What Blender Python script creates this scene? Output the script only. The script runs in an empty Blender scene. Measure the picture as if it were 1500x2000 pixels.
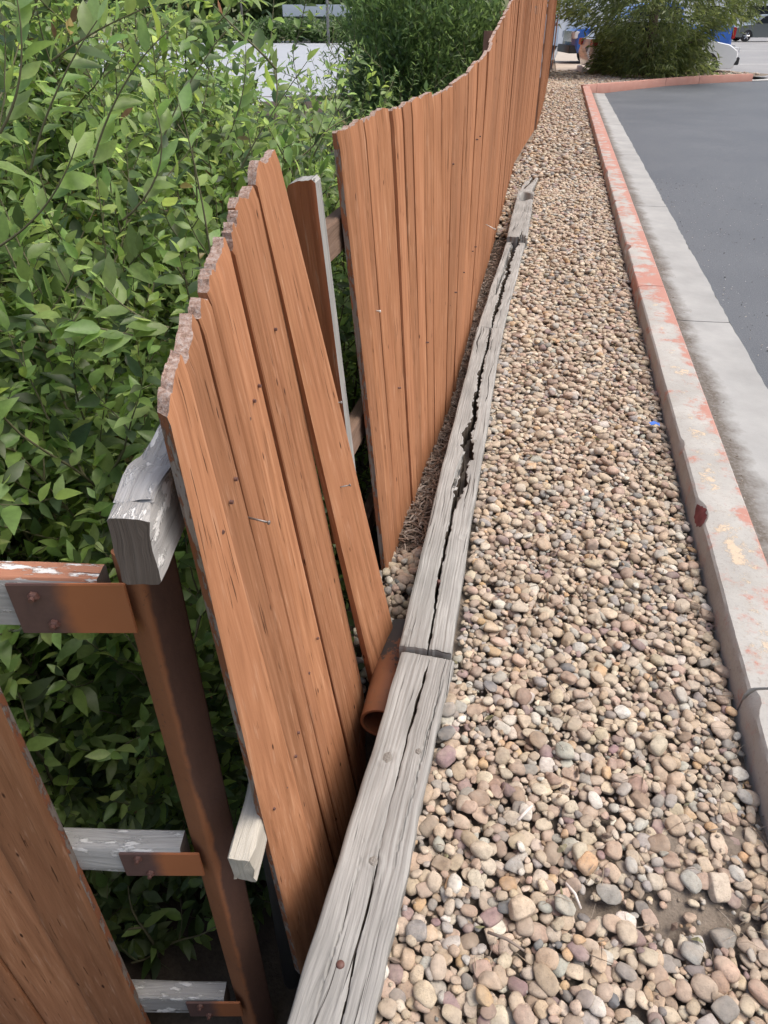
import bpy, bmesh, math, random
import numpy as np
from mathutils import Vector, Matrix

R = math.radians
rng = np.random.default_rng(7)
random.seed(7)
scene = bpy.context.scene
COL = scene.collection

# ------------------------------------------------------------------ camera, sky, sun, exposure
cam_d = bpy.data.cameras.new('camera')
cam = bpy.data.objects.new('camera', cam_d)
COL.objects.link(cam)
cam.location = (0, 0, 1.45)
cam.rotation_euler = (R(55), 0, 0)
cam_d.sensor_fit = 'VERTICAL'
cam_d.sensor_height = 36
cam_d.lens = 24.95
cam_d.clip_start = 0.02
cam_d.clip_end = 1500
scene.camera = cam

SUN_EL, SUN_AZ = 62, 92          # azimuth measured from +Y towards +X
world = bpy.data.worlds.new('World')
scene.world = world
world.use_nodes = True
wn = world.node_tree.nodes
sky = wn.new('ShaderNodeTexSky')
sky.sky_type = 'NISHITA'
sky.sun_disc = False
sky.sun_elevation = R(SUN_EL)
sky.sun_rotation = R(SUN_AZ)
sky.dust_density = 6.0
sky.air_density = 1.0
sky.ozone_density = 0.6
bg = wn['Background']
bg.inputs['Strength'].default_value = 0.15
world.node_tree.links.new(sky.outputs[0], bg.inputs[0])

sun_d = bpy.data.lights.new('sun', 'SUN')
sun_d.energy = 1.5
sun_d.angle = R(38)
sun_d.color = (1.0, 0.98, 0.95)
sun = bpy.data.objects.new('sun', sun_d)
COL.objects.link(sun)
sd = Vector((math.sin(R(SUN_AZ)) * math.cos(R(SUN_EL)), math.cos(R(SUN_AZ)) * math.cos(R(SUN_EL)), math.sin(R(SUN_EL))))
sun.rotation_euler = sd.to_track_quat('Z', 'Y').to_euler()
sun.location = (5, 5, 20)

vs = scene.view_settings
vs.view_transform = 'Standard'
vs.look = 'None'
vs.gamma = 1
vs.use_curve_mapping = False
vs.exposure = 0.56
scene.cycles.use_denoising = True
scene.cycles.max_bounces = 8
scene.cycles.transparent_max_bounces = 8

# ------------------------------------------------------------------ helpers
CAMH = 1.45
_c, _s, _F = math.cos(R(35)), math.sin(R(35)), 1386.0


def ray(u, v):
    b = (1000 - v) / _F
    return ((u - 750) / _F, _c + b * _s, -_s + b * _c)


def at_z(u, v, z):
    d = ray(u, v)
    t = (z - CAMH) / d[2]
    return Vector((d[0] * t, d[1] * t, z))


def at_y(u, v, y):
    d = ray(u, v)
    t = y / d[1]
    return Vector((d[0] * t, y, CAMH + d[2] * t))


def lerp(a, b, t):
    return a + (b - a) * t


def interp(x, pts):
    return float(np.interp(x, [p[0] for p in pts], [p[1] for p in pts]))


def tag(o, label=None, cat=None, group=None, kind=None):
    if label: o['label'] = label
    if cat: o['category'] = cat
    if group: o['group'] = group
    if kind: o['kind'] = kind
    return o


def empty(name, loc=(0, 0, 0), parent=None):
    o = bpy.data.objects.new(name, None)
    COL.objects.link(o)
    o.location = loc
    o.empty_display_size = 0.1
    if parent: o.parent = parent
    return o


def link_mesh(name, me, parent=None):
    o = bpy.data.objects.new(name, me)
    COL.objects.link(o)
    if parent:
        o.parent = parent
        o.matrix_parent_inverse = parent.matrix_basis.inverted()
    return o


def npmesh(name, V, F, mats, parent=None, col=None, uv=None, smooth=True, mi=None):
    """V (n,3), F (m,k) with one face size; col per vertex (n,3); uv per vertex (n,2)."""
    V = np.asarray(V, dtype=np.float32)
    F = np.asarray(F, dtype=np.int32)
    me = bpy.data.meshes.new(name)
    n, (m, k) = len(V), F.shape
    me.vertices.add(n)
    me.vertices.foreach_set('co', V.ravel())
    me.loops.add(m * k)
    me.loops.foreach_set('vertex_index', F.ravel())
    me.polygons.add(m)
    me.polygons.foreach_set('loop_start', np.arange(0, m * k, k, dtype=np.int32))
    me.polygons.foreach_set('use_smooth', np.full(m, smooth, dtype=bool))
    for mm in mats: me.materials.append(mm)
    if mi is not None: me.polygons.foreach_set('material_index', np.asarray(mi, dtype=np.int32))
    if col is not None:
        a = me.color_attributes.new('Col', 'FLOAT_COLOR', 'POINT')
        c4 = np.ones((n, 4), dtype=np.float32)
        c4[:, :3] = col
        a.data.foreach_set('color', c4.ravel())
    if uv is not None:
        l = me.uv_layers.new(name='UVMap')
        l.data.foreach_set('uv', np.asarray(uv, dtype=np.float32)[F.ravel()].ravel())
    me.update(calc_edges=True)
    return link_mesh(name, me, parent)


class MB:
    """collects faces of a shape; build() links them as one mesh object"""

    def __init__(self):
        self.v, self.f, self.mi, self.uv = [], [], [], []

    def add(self, vs_, fs_, m=0, uvs=None):
        o = len(self.v)
        self.v += [tuple(p) for p in vs_]
        for i, f in enumerate(fs_):
            self.f.append([o + j for j in f])
            self.mi.append(m)
            self.uv.append([(uvs[j] if uvs else (0.0, 0.0)) for j in f])
        return self

    def grid(self, P, m=0, uvs=None, flip=False):
        """P: list of rows of points"""
        nr, nc = len(P), len(P[0])
        vs_ = [p for r in P for p in r]
        u_ = [p for r in uvs for p in r] if uvs else None
        fs_ = []
        for i in range(nr - 1):
            for j in range(nc - 1):
                q = [i * nc + j, i * nc + j + 1, (i + 1) * nc + j + 1, (i + 1) * nc + j]
                fs_.append(q[::-1] if flip else q)
        return self.add(vs_, fs_, m, u_)

    def box(self, lo, hi, m=0, M=None):
        x0, y0, z0 = lo
        x1, y1, z1 = hi
        p = [Vector(q) for q in ((x0, y0, z0), (x1, y0, z0), (x1, y1, z0), (x0, y1, z0), (x0, y0, z1), (x1, y0, z1), (x1, y1, z1), (x0, y1, z1))]
        if M is not None: p = [M @ q for q in p]
        return self.add(p, [(0, 3, 2, 1), (4, 5, 6, 7), (0, 1, 5, 4), (1, 2, 6, 5), (2, 3, 7, 6), (3, 0, 4, 7)], m)

    def tube(self, pts, rad, n=10, m=0, caps=True, uvscale=1.0):
        pts = [Vector(p) for p in pts]
        rings, uvr = [], []
        L = 0
        side = None
        for i, p in enumerate(pts):
            t = (pts[min(i + 1, len(pts) - 1)] - pts[max(i - 1, 0)]).normalized()
            if side is None:
                side = t.orthogonal().normalized()
            side = (side - t * side.dot(t)).normalized()
            up = t.cross(side)
            r = rad[i] if isinstance(rad, (list, tuple)) else rad
            if i: L += (p - pts[i - 1]).length
            rings.append([p + (side * math.cos(2 * math.pi * k / n) + up * math.sin(2 * math.pi * k / n)) * r for k in range(n + 1)])
            uvr.append([(k / n * 2 * math.pi * r * uvscale, L) for k in range(n + 1)])
        self.grid(rings, m, uvr)
        if caps:
            for ring, fl in ((rings[0], True), (rings[-1], False)):
                idx = list(range(n))
                self.add(ring[:n], [idx[::-1] if fl else idx], m)
        return self

    def build(self, name, mats, parent=None, smooth=False, merge=1e-5, bevel=0, auto=None):
        me = bpy.data.meshes.new(name)
        bm = bmesh.new()
        bv = [bm.verts.new(p) for p in self.v]
        ul = bm.loops.layers.uv.new('UVMap')
        for f, mi_, uv in zip(self.f, self.mi, self.uv):
            try:
                bf = bm.faces.new([bv[i] for i in f])
            except ValueError:
                continue
            bf.material_index = mi_
            bf.smooth = smooth
            for l, q in zip(bf.loops, uv): l[ul].uv = q
        if merge: bmesh.ops.remove_doubles(bm, verts=bm.verts, dist=merge)
        if bevel:
            bmesh.ops.bevel(bm, geom=[e for e in bm.edges if len(e.link_faces) == 2 and e.calc_face_angle(0) > 0.5], offset=bevel, segments=2, affect='EDGES', clamp_overlap=True)
        bmesh.ops.recalc_face_normals(bm, faces=bm.faces)
        bm.to_mesh(me)
        bm.free()
        for mm in (mats if isinstance(mats, (list, tuple)) else [mats]): me.materials.append(mm)
        if auto is not None:
            for p in me.polygons: p.use_smooth = True
            me.set_sharp_from_angle(angle=R(auto))
        return link_mesh(name, me, parent)


# ------------------------------------------------------------------ materials
class N:
    def __init__(self, name):
        self.m = bpy.data.materials.new(name)
        self.m.use_nodes = True
        self.t = self.m.node_tree
        self.t.nodes.clear()
        self.out = self.new('ShaderNodeOutputMaterial')
        self.p = self.new('ShaderNodeBsdfPrincipled')
        self.link(self.p.outputs[0], self.out.inputs[0])

    def new(self, t, **kw):
        n = self.t.nodes.new(t)
        for k, v in kw.items(): setattr(n, k, v)
        return n

    def link(self, a, b):
        self.t.links.new(a, b)

    def val(self, sock, x):
        if hasattr(x, 'is_linked') or hasattr(x, 'links'):
            self.link(x, sock)
        else:
            if isinstance(x, (tuple, list)) and len(x) == 3 and sock.type == 'RGBA': x = (*x, 1)
            sock.default_value = x

    def noise(self, vec, scale=5, detail=4, rough=0.55, dist=0.0):
        n = self.new('ShaderNodeTexNoise')
        self.link(vec, n.inputs['Vector'])
        n.inputs['Scale'].default_value = scale
        n.inputs['Detail'].default_value = detail
        n.inputs['Roughness'].default_value = rough
        n.inputs['Distortion'].default_value = dist
        return n.outputs[0]

    def voronoi(self, vec, scale=5, feature='F1', out='Distance'):
        n = self.new('ShaderNodeTexVoronoi')
        n.feature = feature
        self.link(vec, n.inputs['Vector'])
        n.inputs['Scale'].default_value = scale
        return n.outputs[out]

    def mapping(self, vec, scale=(1, 1, 1), loc=(0, 0, 0)):
        n = self.new('ShaderNodeMapping')
        self.link(vec, n.inputs[0])
        n.inputs['Scale'].default_value = scale
        if isinstance(loc, tuple):
            n.inputs['Location'].default_value = loc
        else:
            self.link(loc, n.inputs['Location'])
        return n.outputs[0]

    def ramp(self, f, stops, interp_='LINEAR'):
        n = self.new('ShaderNodeValToRGB')
        n.color_ramp.interpolation = interp_
        e = n.color_ramp.elements
        while len(e) < len(stops): e.new(0.5)
        for i, (pos, c) in enumerate(stops):
            e[i].position = pos
            e[i].color = (c, c, c, 1) if not isinstance(c, (tuple, list)) else (*c[:3], 1)
        self.link(f, n.inputs[0])
        return n.outputs[0]

    def mix(self, f, a, b, mode='MIX'):
        n = self.new('ShaderNodeMix', data_type='RGBA', blend_type=mode)
        self.val(n.inputs[0], f)
        self.val(n.inputs[6], a)
        self.val(n.inputs[7], b)
        return n.outputs[2]

    def math(self, op, a, b=0.0, clamp=False):
        n = self.new('ShaderNodeMath', operation=op, use_clamp=clamp)
        self.val(n.inputs[0], a)
        self.val(n.inputs[1], b)
        return n.outputs[0]

    def hsv(self, col, h=0.5, s=1.0, v=1.0):
        n = self.new('ShaderNodeHueSaturation')
        self.val(n.inputs['Hue'], h)
        self.val(n.inputs['Saturation'], s)
        self.val(n.inputs['Value'], v)
        self.val(n.inputs['Color'], col)
        return n.outputs[0]

    def bump(self, h, strength=0.5, dist=0.002, prev=None):
        n = self.new('ShaderNodeBump')
        n.inputs['Strength'].default_value = strength
        n.inputs['Distance'].default_value = dist
        self.link(h, n.inputs['Height'])
        if prev is not None: self.link(prev, n.inputs['Normal'])
        self.link(n.outputs[0], self.p.inputs['Normal'])
        return n.outputs[0]

    def uv(self):
        return self.new('ShaderNodeUVMap').outputs[0]

    def obj(self):
        return self.new('ShaderNodeTexCoord').outputs['Object']

    def pos(self):
        return self.new('ShaderNodeNewGeometry').outputs['Position']

    def rand(self):
        return self.new('ShaderNodeObjectInfo').outputs['Random']

    def sep(self, v):
        n = self.new('ShaderNodeSeparateXYZ')
        self.link(v, n.inputs[0])
        return n.outputs

    def fin(self, color=None, rough=None, spec=None, metal=None):
        if color is not None: self.val(self.p.inputs['Base Color'], color)
        if rough is not None: self.val(self.p.inputs['Roughness'], rough)
        if spec is not None: self.p.inputs['Specular IOR Level'].default_value = spec
        if metal is not None: self.p.inputs['Metallic'].default_value = metal
        return self.m


def mat_plain(name, c, rough=0.6, metal=0.0, spec=0.5, var=0.25, scale=8):
    n = N(name)
    f = n.noise(n.obj(), scale, 4)
    a = tuple(x * (1 - var) for x in c)
    b = tuple(min(1, x * (1 + var)) for x in c)
    return n.fin(n.mix(f, a, b), rough, spec, metal)


def mat_stain(name='rust_stain_wood', tint=(1, 1, 1)):
    """rust brown stain on rough sawn boards; u across, v along the board, metres"""
    n = N(name)
    uv = n.uv()
    g1 = n.noise(n.mapping(uv, (55, 3.2, 1)), 1.0, 5, 0.6, 0.4)
    g2 = n.noise(n.mapping(uv, (190, 7, 1)), 1.0, 4, 0.6)
    big = n.noise(n.mapping(uv, (9, 1.6, 1)), 1.0, 3, 0.5)
    chk = n.noise(n.mapping(uv, (150, 7, 1), (3.1, 7.7, 0)), 1.0, 3, 0.5, 0.3)
    chk = n.math('ADD', chk, n.math('MULTIPLY', n.math('SUBTRACT', n.noise(n.mapping(uv, (7, 1.1, 1), (1, 6, 0)), 1.0, 3), 0.42), 0.35))
    crack = n.ramp(chk, [(0.0, 1), (0.315, 1), (0.35, 0), (1, 0)])
    base = n.ramp(g1, [(0.24, (0.15, 0.066, 0.033)), (0.40, (0.275, 0.125, 0.062)), (0.58, (0.36, 0.172, 0.089)), (0.80, (0.48, 0.268, 0.158))])
    base = n.mix(n.ramp(big, [(0.35, 0), (0.7, 0.55)]), base, (0.335, 0.153, 0.081))
    base = n.mix(1.0, base, tint, 'MULTIPLY')
    r = n.rand()
    base = n.hsv(base, 0.5, 1.0, n.math('ADD', n.math('MULTIPLY', r, 0.36), 0.82))
    worn = n.ramp(n.noise(n.mapping(uv, (110, 9, 1), (9, 2, 0)), 1.0, 3), [(0.6, 0), (0.75, 0.55)])
    base = n.mix(worn, base, (0.52, 0.32, 0.21))
    base = n.mix(n.math('MULTIPLY', crack, 0.8), base, (0.07, 0.03, 0.016))
    hole = n.voronoi(n.mapping(uv, (22, 7, 1)), 1.0)
    hm = n.ramp(hole, [(0.05, 1), (0.085, 0)])
    base = n.mix(hm, base, (0.06, 0.025, 0.015))
    h = n.math('ADD', n.math('MULTIPLY', g2, 0.7), n.math('MULTIPLY', g1, 1.0))
    h = n.math('SUBTRACT', h, n.math('MULTIPLY', crack, 1.3))
    n.bump(h, 0.85, 0.0022)
    return n.fin(base, 0.86, 0.1)


def mat_grey_wood(name, dark=(0.10, 0.095, 0.088), mid=(0.30, 0.29, 0.272), light=(0.47, 0.46, 0.435), paint=None, paint_amt=0.55, bumpd=0.003, crk=0.3):
    n = N(name)
    uv = n.uv()
    warp = n.noise(n.mapping(uv, (6, 2.5, 1)), 1.0, 2)
    w2 = n.new('ShaderNodeVectorMath', operation='MULTIPLY_ADD')
    cx = n.new('ShaderNodeCombineXYZ')
    n.link(warp, cx.inputs[0])
    n.link(cx.outputs[0], w2.inputs[0])
    w2.inputs[1].default_value = (0.05, 0, 0)
    n.link(uv, w2.inputs[2])
    v = w2.outputs[0]
    g1 = n.noise(n.mapping(v, (170, 4, 1)), 1.0, 6, 0.68, 0.25)
    g2 = n.noise(n.mapping(v, (320, 9, 1)), 1.0, 3, 0.6)
    big = n.noise(n.mapping(v, (14, 5, 1)), 1.0, 3, 0.5)
    base = n.ramp(g1, [(0.25, dark), (0.42, mid), (0.75, light)])
    base = n.mix(n.ramp(big, [(0.35, 0), (0.68, 0.7)]), base, tuple(x * 0.76 for x in mid))
    chk = n.noise(n.mapping(v, (130, 1.8, 1), (2, 4, 0)), 1.0, 4, 0.55)
    crack = n.ramp(chk, [(crk - 0.03, 1), (crk, 0)])
    base = n.mix(crack, base, (0.035, 0.03, 0.026))
    base = n.hsv(base, 0.5, 1.0, n.math('ADD', n.math('MULTIPLY', n.rand(), 0.16), 0.92))
    h = n.math('SUBTRACT', n.math('ADD', g1, n.math('MULTIPLY', g2, 0.5)), crack)
    if paint:
        pn = n.noise(n.mapping(uv, (38, 14, 1), (5, 1, 0)), 1.0, 6, 0.7)
        pm = n.ramp(pn, [(paint_amt - 0.02, 0), (paint_amt + 0.02, 1)])
        base = n.mix(pm, base, paint)
        h = n.math('ADD', h, n.math('MULTIPLY', pm, 0.8))
    n.bump(h, 0.8, bumpd)
    return n.fin(base, 0.85, 0.2)


def mat_stone(name, use_obj):
    n = N(name)
    if use_obj:
        c = n.new('ShaderNodeObjectInfo').outputs['Color']
    else:
        c = n.new('ShaderNodeVertexColor', layer_name='Col').outputs[0]
    p = n.pos()
    a = n.noise(p, 60, 5, 0.65)
    b = n.noise(p, 260, 3, 0.6)
    f = n.ramp(a, [(0.25, 0.6), (0.48, 0.98), (0.75, 1.3)])
    base = n.mix(1.0, c, f, 'MULTIPLY')
    sp = n.ramp(b, [(0.57, 0), (0.7, 0.6)])
    base = n.mix(sp, base, (0.16, 0.13, 0.11))
    dust = n.ramp(n.noise(p, 25, 3), [(0.4, 0), (0.75, 0.5)])
    base = n.mix(dust, base, (0.42, 0.36, 0.29))
    pit = n.ramp(n.noise(p, 420, 3, 0.7), [(0.35, 0), (0.5, 1)])
    n.bump(n.math('ADD', n.math('MULTIPLY', a, 1.4), n.math('ADD', n.math('MULTIPLY', b, 0.6), n.math('MULTIPLY', pit, 0.25))), 0.6, 0.002)
    return n.fin(base, 0.72, 0.3)


def mat_leaf(name, use_obj, trans=0.45):
    n = N(name)
    if use_obj:
        c = n.new('ShaderNodeObjectInfo').outputs['Color']
    else:
        c = n.new('ShaderNodeVertexColor', layer_name='Col').outputs[0]
    f = n.noise(n.pos(), 90, 2)
    base = n.hsv(c, 0.5, 1.0, n.math('ADD', n.math('MULTIPLY', f, 0.5), 0.75))
    n.fin(base, 0.42, 0.45)
    tr = n.new('ShaderNodeBsdfTranslucent')
    n.link(n.hsv(base, 0.482, 1.05, 2.3), tr.inputs[0])
    mx = n.new('ShaderNodeMixShader')
    mx.inputs[0].default_value = trans
    n.link(n.p.outputs[0], mx.inputs[1])
    n.link(tr.outputs[0], mx.inputs[2])
    n.link(mx.outputs[0], n.out.inputs[0])
    return n.m


def mat_dirt(name, c1, c2, sc=9):
    n = N(name)
    p = n.pos()
    a = n.noise(p, sc, 6, 0.65)
    b = n.noise(p, sc * 14, 4, 0.65)
    base = n.mix(n.ramp(n.math('ADD', n.math('MULTIPLY', a, 0.6), n.math('MULTIPLY', b, 0.4)), [(0.3, 0), (0.7, 1)]), c1, c2)
    n.bump(b, 0.8, 0.006)
    return n.fin(base, 0.95, 0.15)


def mat_asphalt(name, c1, c2, fleck):
    n = N(name)
    p = n.pos()
    a = n.noise(p, 0.55, 5, 0.6)
    b = n.noise(p, 90, 3, 0.7)
    base = n.mix(n.ramp(a, [(0.35, 0), (0.65, 1)]), c1, c2)
    base = n.mix(n.ramp(b, [(0.3, 0.35), (0.6, 0)]), base, tuple(x * 0.4 for x in c1))
    v = n.voronoi(p, 24)
    spot = n.ramp(v, [(0.05, 1), (0.085, 0)])
    msk = n.ramp(n.noise(p, 1.6, 3), [(0.5, 0), (0.62, 1)])
    base = n.mix(n.math('MULTIPLY', spot, msk), base, fleck)
    n.bump(b, 0.9, 0.006)
    return n.fin(base, n.ramp(a, [(0.3, 0.55), (0.7, 0.75)]), 0.35)


def mat_concrete():
    n = N('gutter_concrete')
    p = n.pos()
    a = n.noise(p, 3.0, 5, 0.6)
    b = n.noise(p, 120, 4, 0.7)
    base = n.mix(n.ramp(a, [(0.3, 0), (0.7, 1)]), (0.26, 0.265, 0.258), (0.345, 0.35, 0.34))
    base = n.mix(n.ramp(b, [(0.62, 0), (0.75, 0.5)]), base, (0.2, 0.19, 0.175))
    s = n.sep(p)
    # silt gathers against the kerb: distance from the kerb line
    d = n.math('SUBTRACT', s[0], n.math('ADD', n.math('MULTIPLY', s[1], 0.2067), 0.838))
    dn = n.math('ADD', d, n.math('MULTIPLY', n.math('SUBTRACT', n.noise(p, 5, 4, 0.7), 0.5), 0.22))
    silt = n.ramp(dn, [(0.10, 1), (0.19, 0)])
    grit = n.ramp(n.noise(p, 60, 3, 0.7), [(0.3, 0.6), (0.55, 1)])
    base = n.mix(n.math('MULTIPLY', silt, grit), base, (0.105, 0.09, 0.075))
    n.bump(b, 0.4, 0.003)
    return n.fin(base, 0.85, 0.3)


def mat_kerb():
    n = N('worn_red_kerb_paint')
    p = n.pos()
    s = n.sep(p)
    a = n.noise(p, 4.0, 5, 0.6)
    b = n.noise(p, 90, 4, 0.7)
    conc = n.mix(n.ramp(a, [(0.3, 0), (0.7, 1)]), (0.31, 0.305, 0.285), (0.42, 0.415, 0.39))
    conc = n.mix(n.ramp(b, [(0.56, 0), (0.7, 0.5)]), conc, (0.20, 0.18, 0.155))
    st = n.noise(p, 14, 6, 0.7)
    conc = n.mix(n.ramp(st, [(0.5, 0), (0.72, 0.5)]), conc, (0.30, 0.27, 0.225))
    # offset across the kerb, 0 at the gravel edge, 0.165 at the road edge
    d = n.math('SUBTRACT', s[0], n.math('ADD', n.math('MULTIPLY', s[1], 0.2067), 0.668))
    far = n.ramp(n.math('MULTIPLY', s[1], 1 / 20.0), [(0.03, 0.12), (0.15, 0.14), (0.2, 0.20), (0.26, 0.27), (0.5, 0.36), (1.0, 0.46)])
    edge = n.ramp(n.math('MULTIPLY', d, 4.0), [(0.0, 0.0), (0.42, 0.02), (0.66, 0.16)])
    pn = n.noise(p, 9.0, 7, 0.72)
    jt = n.math('MULTIPLY', n.math('ABSOLUTE', n.math('SUBTRACT', s[1], 4.5)), 2.2)
    jm = n.ramp(jt, [(0.1, 0.16), (0.8, 0.0)])
    pn = n.math('ADD', pn, jm)
    amt = n.math('ADD', n.math('ADD', pn, n.math('MULTIPLY', n.math('SUBTRACT', far, 0.1), 0.55)), edge)
    pm = n.ramp(amt, [(0.57, 0), (0.63, 0.3), (0.68, 0.85)])
    red = n.mix(n.noise(p, 6, 3), (0.36, 0.13, 0.095), (0.44, 0.235, 0.18))
    base = n.mix(pm, conc, red)
    yn = n.noise(p, 24, 7, 0.78)
    near = n.ramp(n.math('MULTIPLY', s[1], 0.1), [(0.10, 0), (0.15, 1), (0.33, 1), (0.46, 0)])
    band = n.ramp(n.math('MULTIPLY', d, 6.0), [(0.1, 0.3), (0.4, 1.2), (0.85, 0.4)])
    big_y = n.noise(p, 7, 3, 0.6)
    ysum = n.math('ADD', n.math('MULTIPLY', yn, 0.6), n.math('MULTIPLY', big_y, 0.5))
    ysum = n.math('ADD', ysum, n.math('MULTIPLY', n.math('ADD', near, band), 0.11))
    ym = n.ramp(ysum, [(0.80, 0), (0.85, 0.7)])
    base = n.mix(ym, base, (0.58, 0.45, 0.31))
    # joints were sprayed redder
    n.bump(n.math('ADD', n.math('ADD', b, n.math('MULTIPLY', pm, 0.6)), n.math('MULTIPLY', ym, 1.2)), 0.5, 0.003)
    return n.fin(base, 0.8, 0.3)


def mat_rust():
    n = N('rusty_painted_steel')
    p = n.obj()
    s = n.sep(p)
    w = n.noise(p, 7.0, 4, 0.6)
    side = n.math('ADD', n.math('MULTIPLY', n.math('ADD', s[1], 0.024), 22.0), n.math('MULTIPLY', n.math('SUBTRACT', w, 0.5), 0.9))
    m = n.ramp(side, [(-0.0, 0), (0.35, 1)]) if False else n.ramp(n.math('ADD', side, 0.5), [(0.40, 0), (0.56, 1)])
    rustc = n.mix(n.noise(n.mapping(p, (1, 1, .3)), 30, 6, 0.75), (0.062, 0.036, 0.028), (0.15, 0.078, 0.054))
    orange = n.mix(n.noise(p, 14, 4), (0.24, 0.095, 0.043), (0.32, 0.135, 0.064))
    pit = n.noise(p, 75, 6, 0.8)
    m = n.math('MAXIMUM', m, n.ramp(pit, [(0.60, 0), (0.66, 0.8)]))
    n.bump(pit, 0.5, 0.003)
    return n.fin(n.mix(m, orange, rustc), 0.82, 0.2)


M = {}
M['stain'] = mat_stain()
M['stain_red'] = mat_stain('dull_red_stain', (0.92, 0.68, 0.62))
M['rail_brown'] = mat_grey_wood('brown_rail', (0.06, 0.04, 0.03), (0.17, 0.11, 0.078), (0.26, 0.185, 0.14))
M['edge'] = mat_grey_wood('weathered_board_edge', (0.10, 0.07, 0.055), (0.26, 0.21, 0.18), (0.4, 0.36, 0.32), paint=(0.28, 0.11, 0.055), paint_amt=0.5)
M['timber'] = mat_grey_wood('silvered_timber', (0.10, 0.098, 0.09), (0.265, 0.26, 0.245), (0.42, 0.415, 0.395), bumpd=0.0014, crk=0.375)
M['rail'] = mat_grey_wood('flaking_white_rail', (0.13, 0.12, 0.11), (0.36, 0.35, 0.335), (0.52, 0.51, 0.50), paint=(0.66, 0.65, 0.63), paint_amt=0.56)
M['rail_red'] = mat_grey_wood('flaking_red_rail', (0.4, 0.17, 0.1), (0.46, 0.21, 0.13), (0.5, 0.26, 0.17), paint=(0.72, 0.71, 0.69), paint_amt=0.55)
M['rail_end'] = mat_grey_wood('dark_end_grain', (0.06, 0.048, 0.04), (0.13, 0.105, 0.09), (0.2, 0.17, 0.15), crk=0.34)
M['rot'] = mat_dirt('rotten_wood_crack_shade', (0.028, 0.022, 0.017), (0.11, 0.09, 0.072), 60)  # rotten wood colour, with the shade inside the cracks painted in
M['knot'] = mat_grey_wood('knot_wood', (0.09, 0.08, 0.07), (0.2, 0.185, 0.165), (0.3, 0.285, 0.26), crk=0.36)
M['fuzz'] = None
M['fresh_wood'] = mat_grey_wood('broken_pale_wood', (0.22, 0.19, 0.15), (0.42, 0.39, 0.33), (0.58, 0.55, 0.49))
def mat_fuzz():
    n = N('weathered_board_top')
    p = n.pos()
    a = n.noise(p, 140, 5, 0.75)
    c = n.ramp(a, [(0.28, (0.10, 0.065, 0.05)), (0.45, (0.30, 0.20, 0.155)), (0.6, (0.40, 0.32, 0.28)), (0.8, (0.52, 0.46, 0.42))])
    n.bump(a, 1.0, 0.004)
    return n.fin(c, 0.9, 0.15)


M['fuzz'] = mat_fuzz()
M['stone_obj'] = mat_stone('river_stone', True)
M['stone_att'] = mat_stone('river_stone_bed', False)
M['leaf_obj'] = mat_leaf('shrub_leaf', True)
M['leaf_att'] = mat_leaf('shrub_foliage', False)
M['bark'] = mat_plain('twig_bark', (0.12, 0.115, 0.06), 0.85)
M['dirt'] = mat_dirt('gritty_soil', (0.11, 0.092, 0.074), (0.25, 0.21, 0.17))
M['bank'] = mat_dirt('dark_bank_soil', (0.035, 0.028, 0.022), (0.10, 0.08, 0.062), 5)
M['asphalt'] = mat_asphalt('fresh_asphalt', (0.088, 0.098, 0.110), (0.114, 0.126, 0.139), (0.42, 0.42, 0.42))
M['asphalt_old'] = mat_asphalt('old_asphalt', (0.22, 0.22, 0.22), (0.30, 0.30, 0.295), (0.35, 0.35, 0.35))
M['concrete'] = mat_concrete()
M['kerb'] = mat_kerb()
M['rust'] = mat_rust()
M['nail'] = mat_plain('grey_nail_steel', (0.22, 0.2, 0.19), 0.45, 0.7)
M['rust_dark'] = mat_plain('dark_rusty_steel', (0.10, 0.045, 0.035), 0.6, 0.0, var=0.4, scale=40)
M['litter'] = mat_stone('dry_litter', False)


def pipe_mat():
    n = N('stained_drain_pipe')
    p = n.obj()
    s = n.sep(p)
    w = n.noise(p, 22, 5, 0.7)
    m = n.ramp(n.math('ADD', n.math('MULTIPLY', s[1], 2.2), w), [(0.93, 0), (1.0, 1)])
    c = n.mix(n.noise(p, 9, 3), (0.15, 0.066, 0.034), (0.25, 0.105, 0.053))
    c = n.mix(n.ramp(n.noise(p, 45, 5, .7), [(0.55, 0), (0.7, .6)]), c, (0.12, 0.075, 0.05))
    return n.fin(n.mix(m, c, (0.05, 0.046, 0.045)), 0.55, 0.4)


M['pipe'] = pipe_mat()

# ------------------------------------------------------------------ layout lines (metres)
SL = 0.2067


def xk(y): return 1.123 + SL * (y - 2.199)            # kerb, gravel edge of its top
def xg(y): return 2.147 + 0.2045 * (y - 4.337)        # gutter, road edge


FENCE = [(0.4, -0.36), (0.6, -0.27), (1.0, -0.2), (1.5, -0.08), (1.864, 0.01), (2.214, 0.09), (2.679, 0.205), (3.24, 0.345), (4.02, 0.50), (4.65, 0.615), (5.96, 0.885), (7.293, 1.154), (9.476, 1.585), (10.94, 1.95), (12.27, 2.3), (17.08, 3.316), (27.4, 5.42), (60, 12.1)]
TIMB_L = [(0.2, -0.265), (0.494, -0.185), (0.948, -0.057), (1.37, 0.049), (1.512, 0.081), (2.059, 0.18), (2.812, 0.315), (3.81, 0.517), (4.986, 0.76), (5.664, 0.944), (7.374, 1.286), (8.607, 1.60)]


def xf(y): return interp(y, FENCE)
def xt(y): return interp(y, TIMB_L)


def trough(y):
    return interp(y, [(0.0, -0.85), (1.15, -0.8), (1.4, -0.3), (1.55, -0.15), (4, -0.14), (6.0, -0.1), (8.0, -0.03), (30, -0.02)])


# ------------------------------------------------------------------ ground
def sheet(name, poly, z, mat, kind='structure', n=1):
    b = MB()
    b.add([(x, y, z) for x, y in poly], [list(range(len(poly)))])
    o = b.build(name, mat)
    return tag(o, kind=kind)


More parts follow.
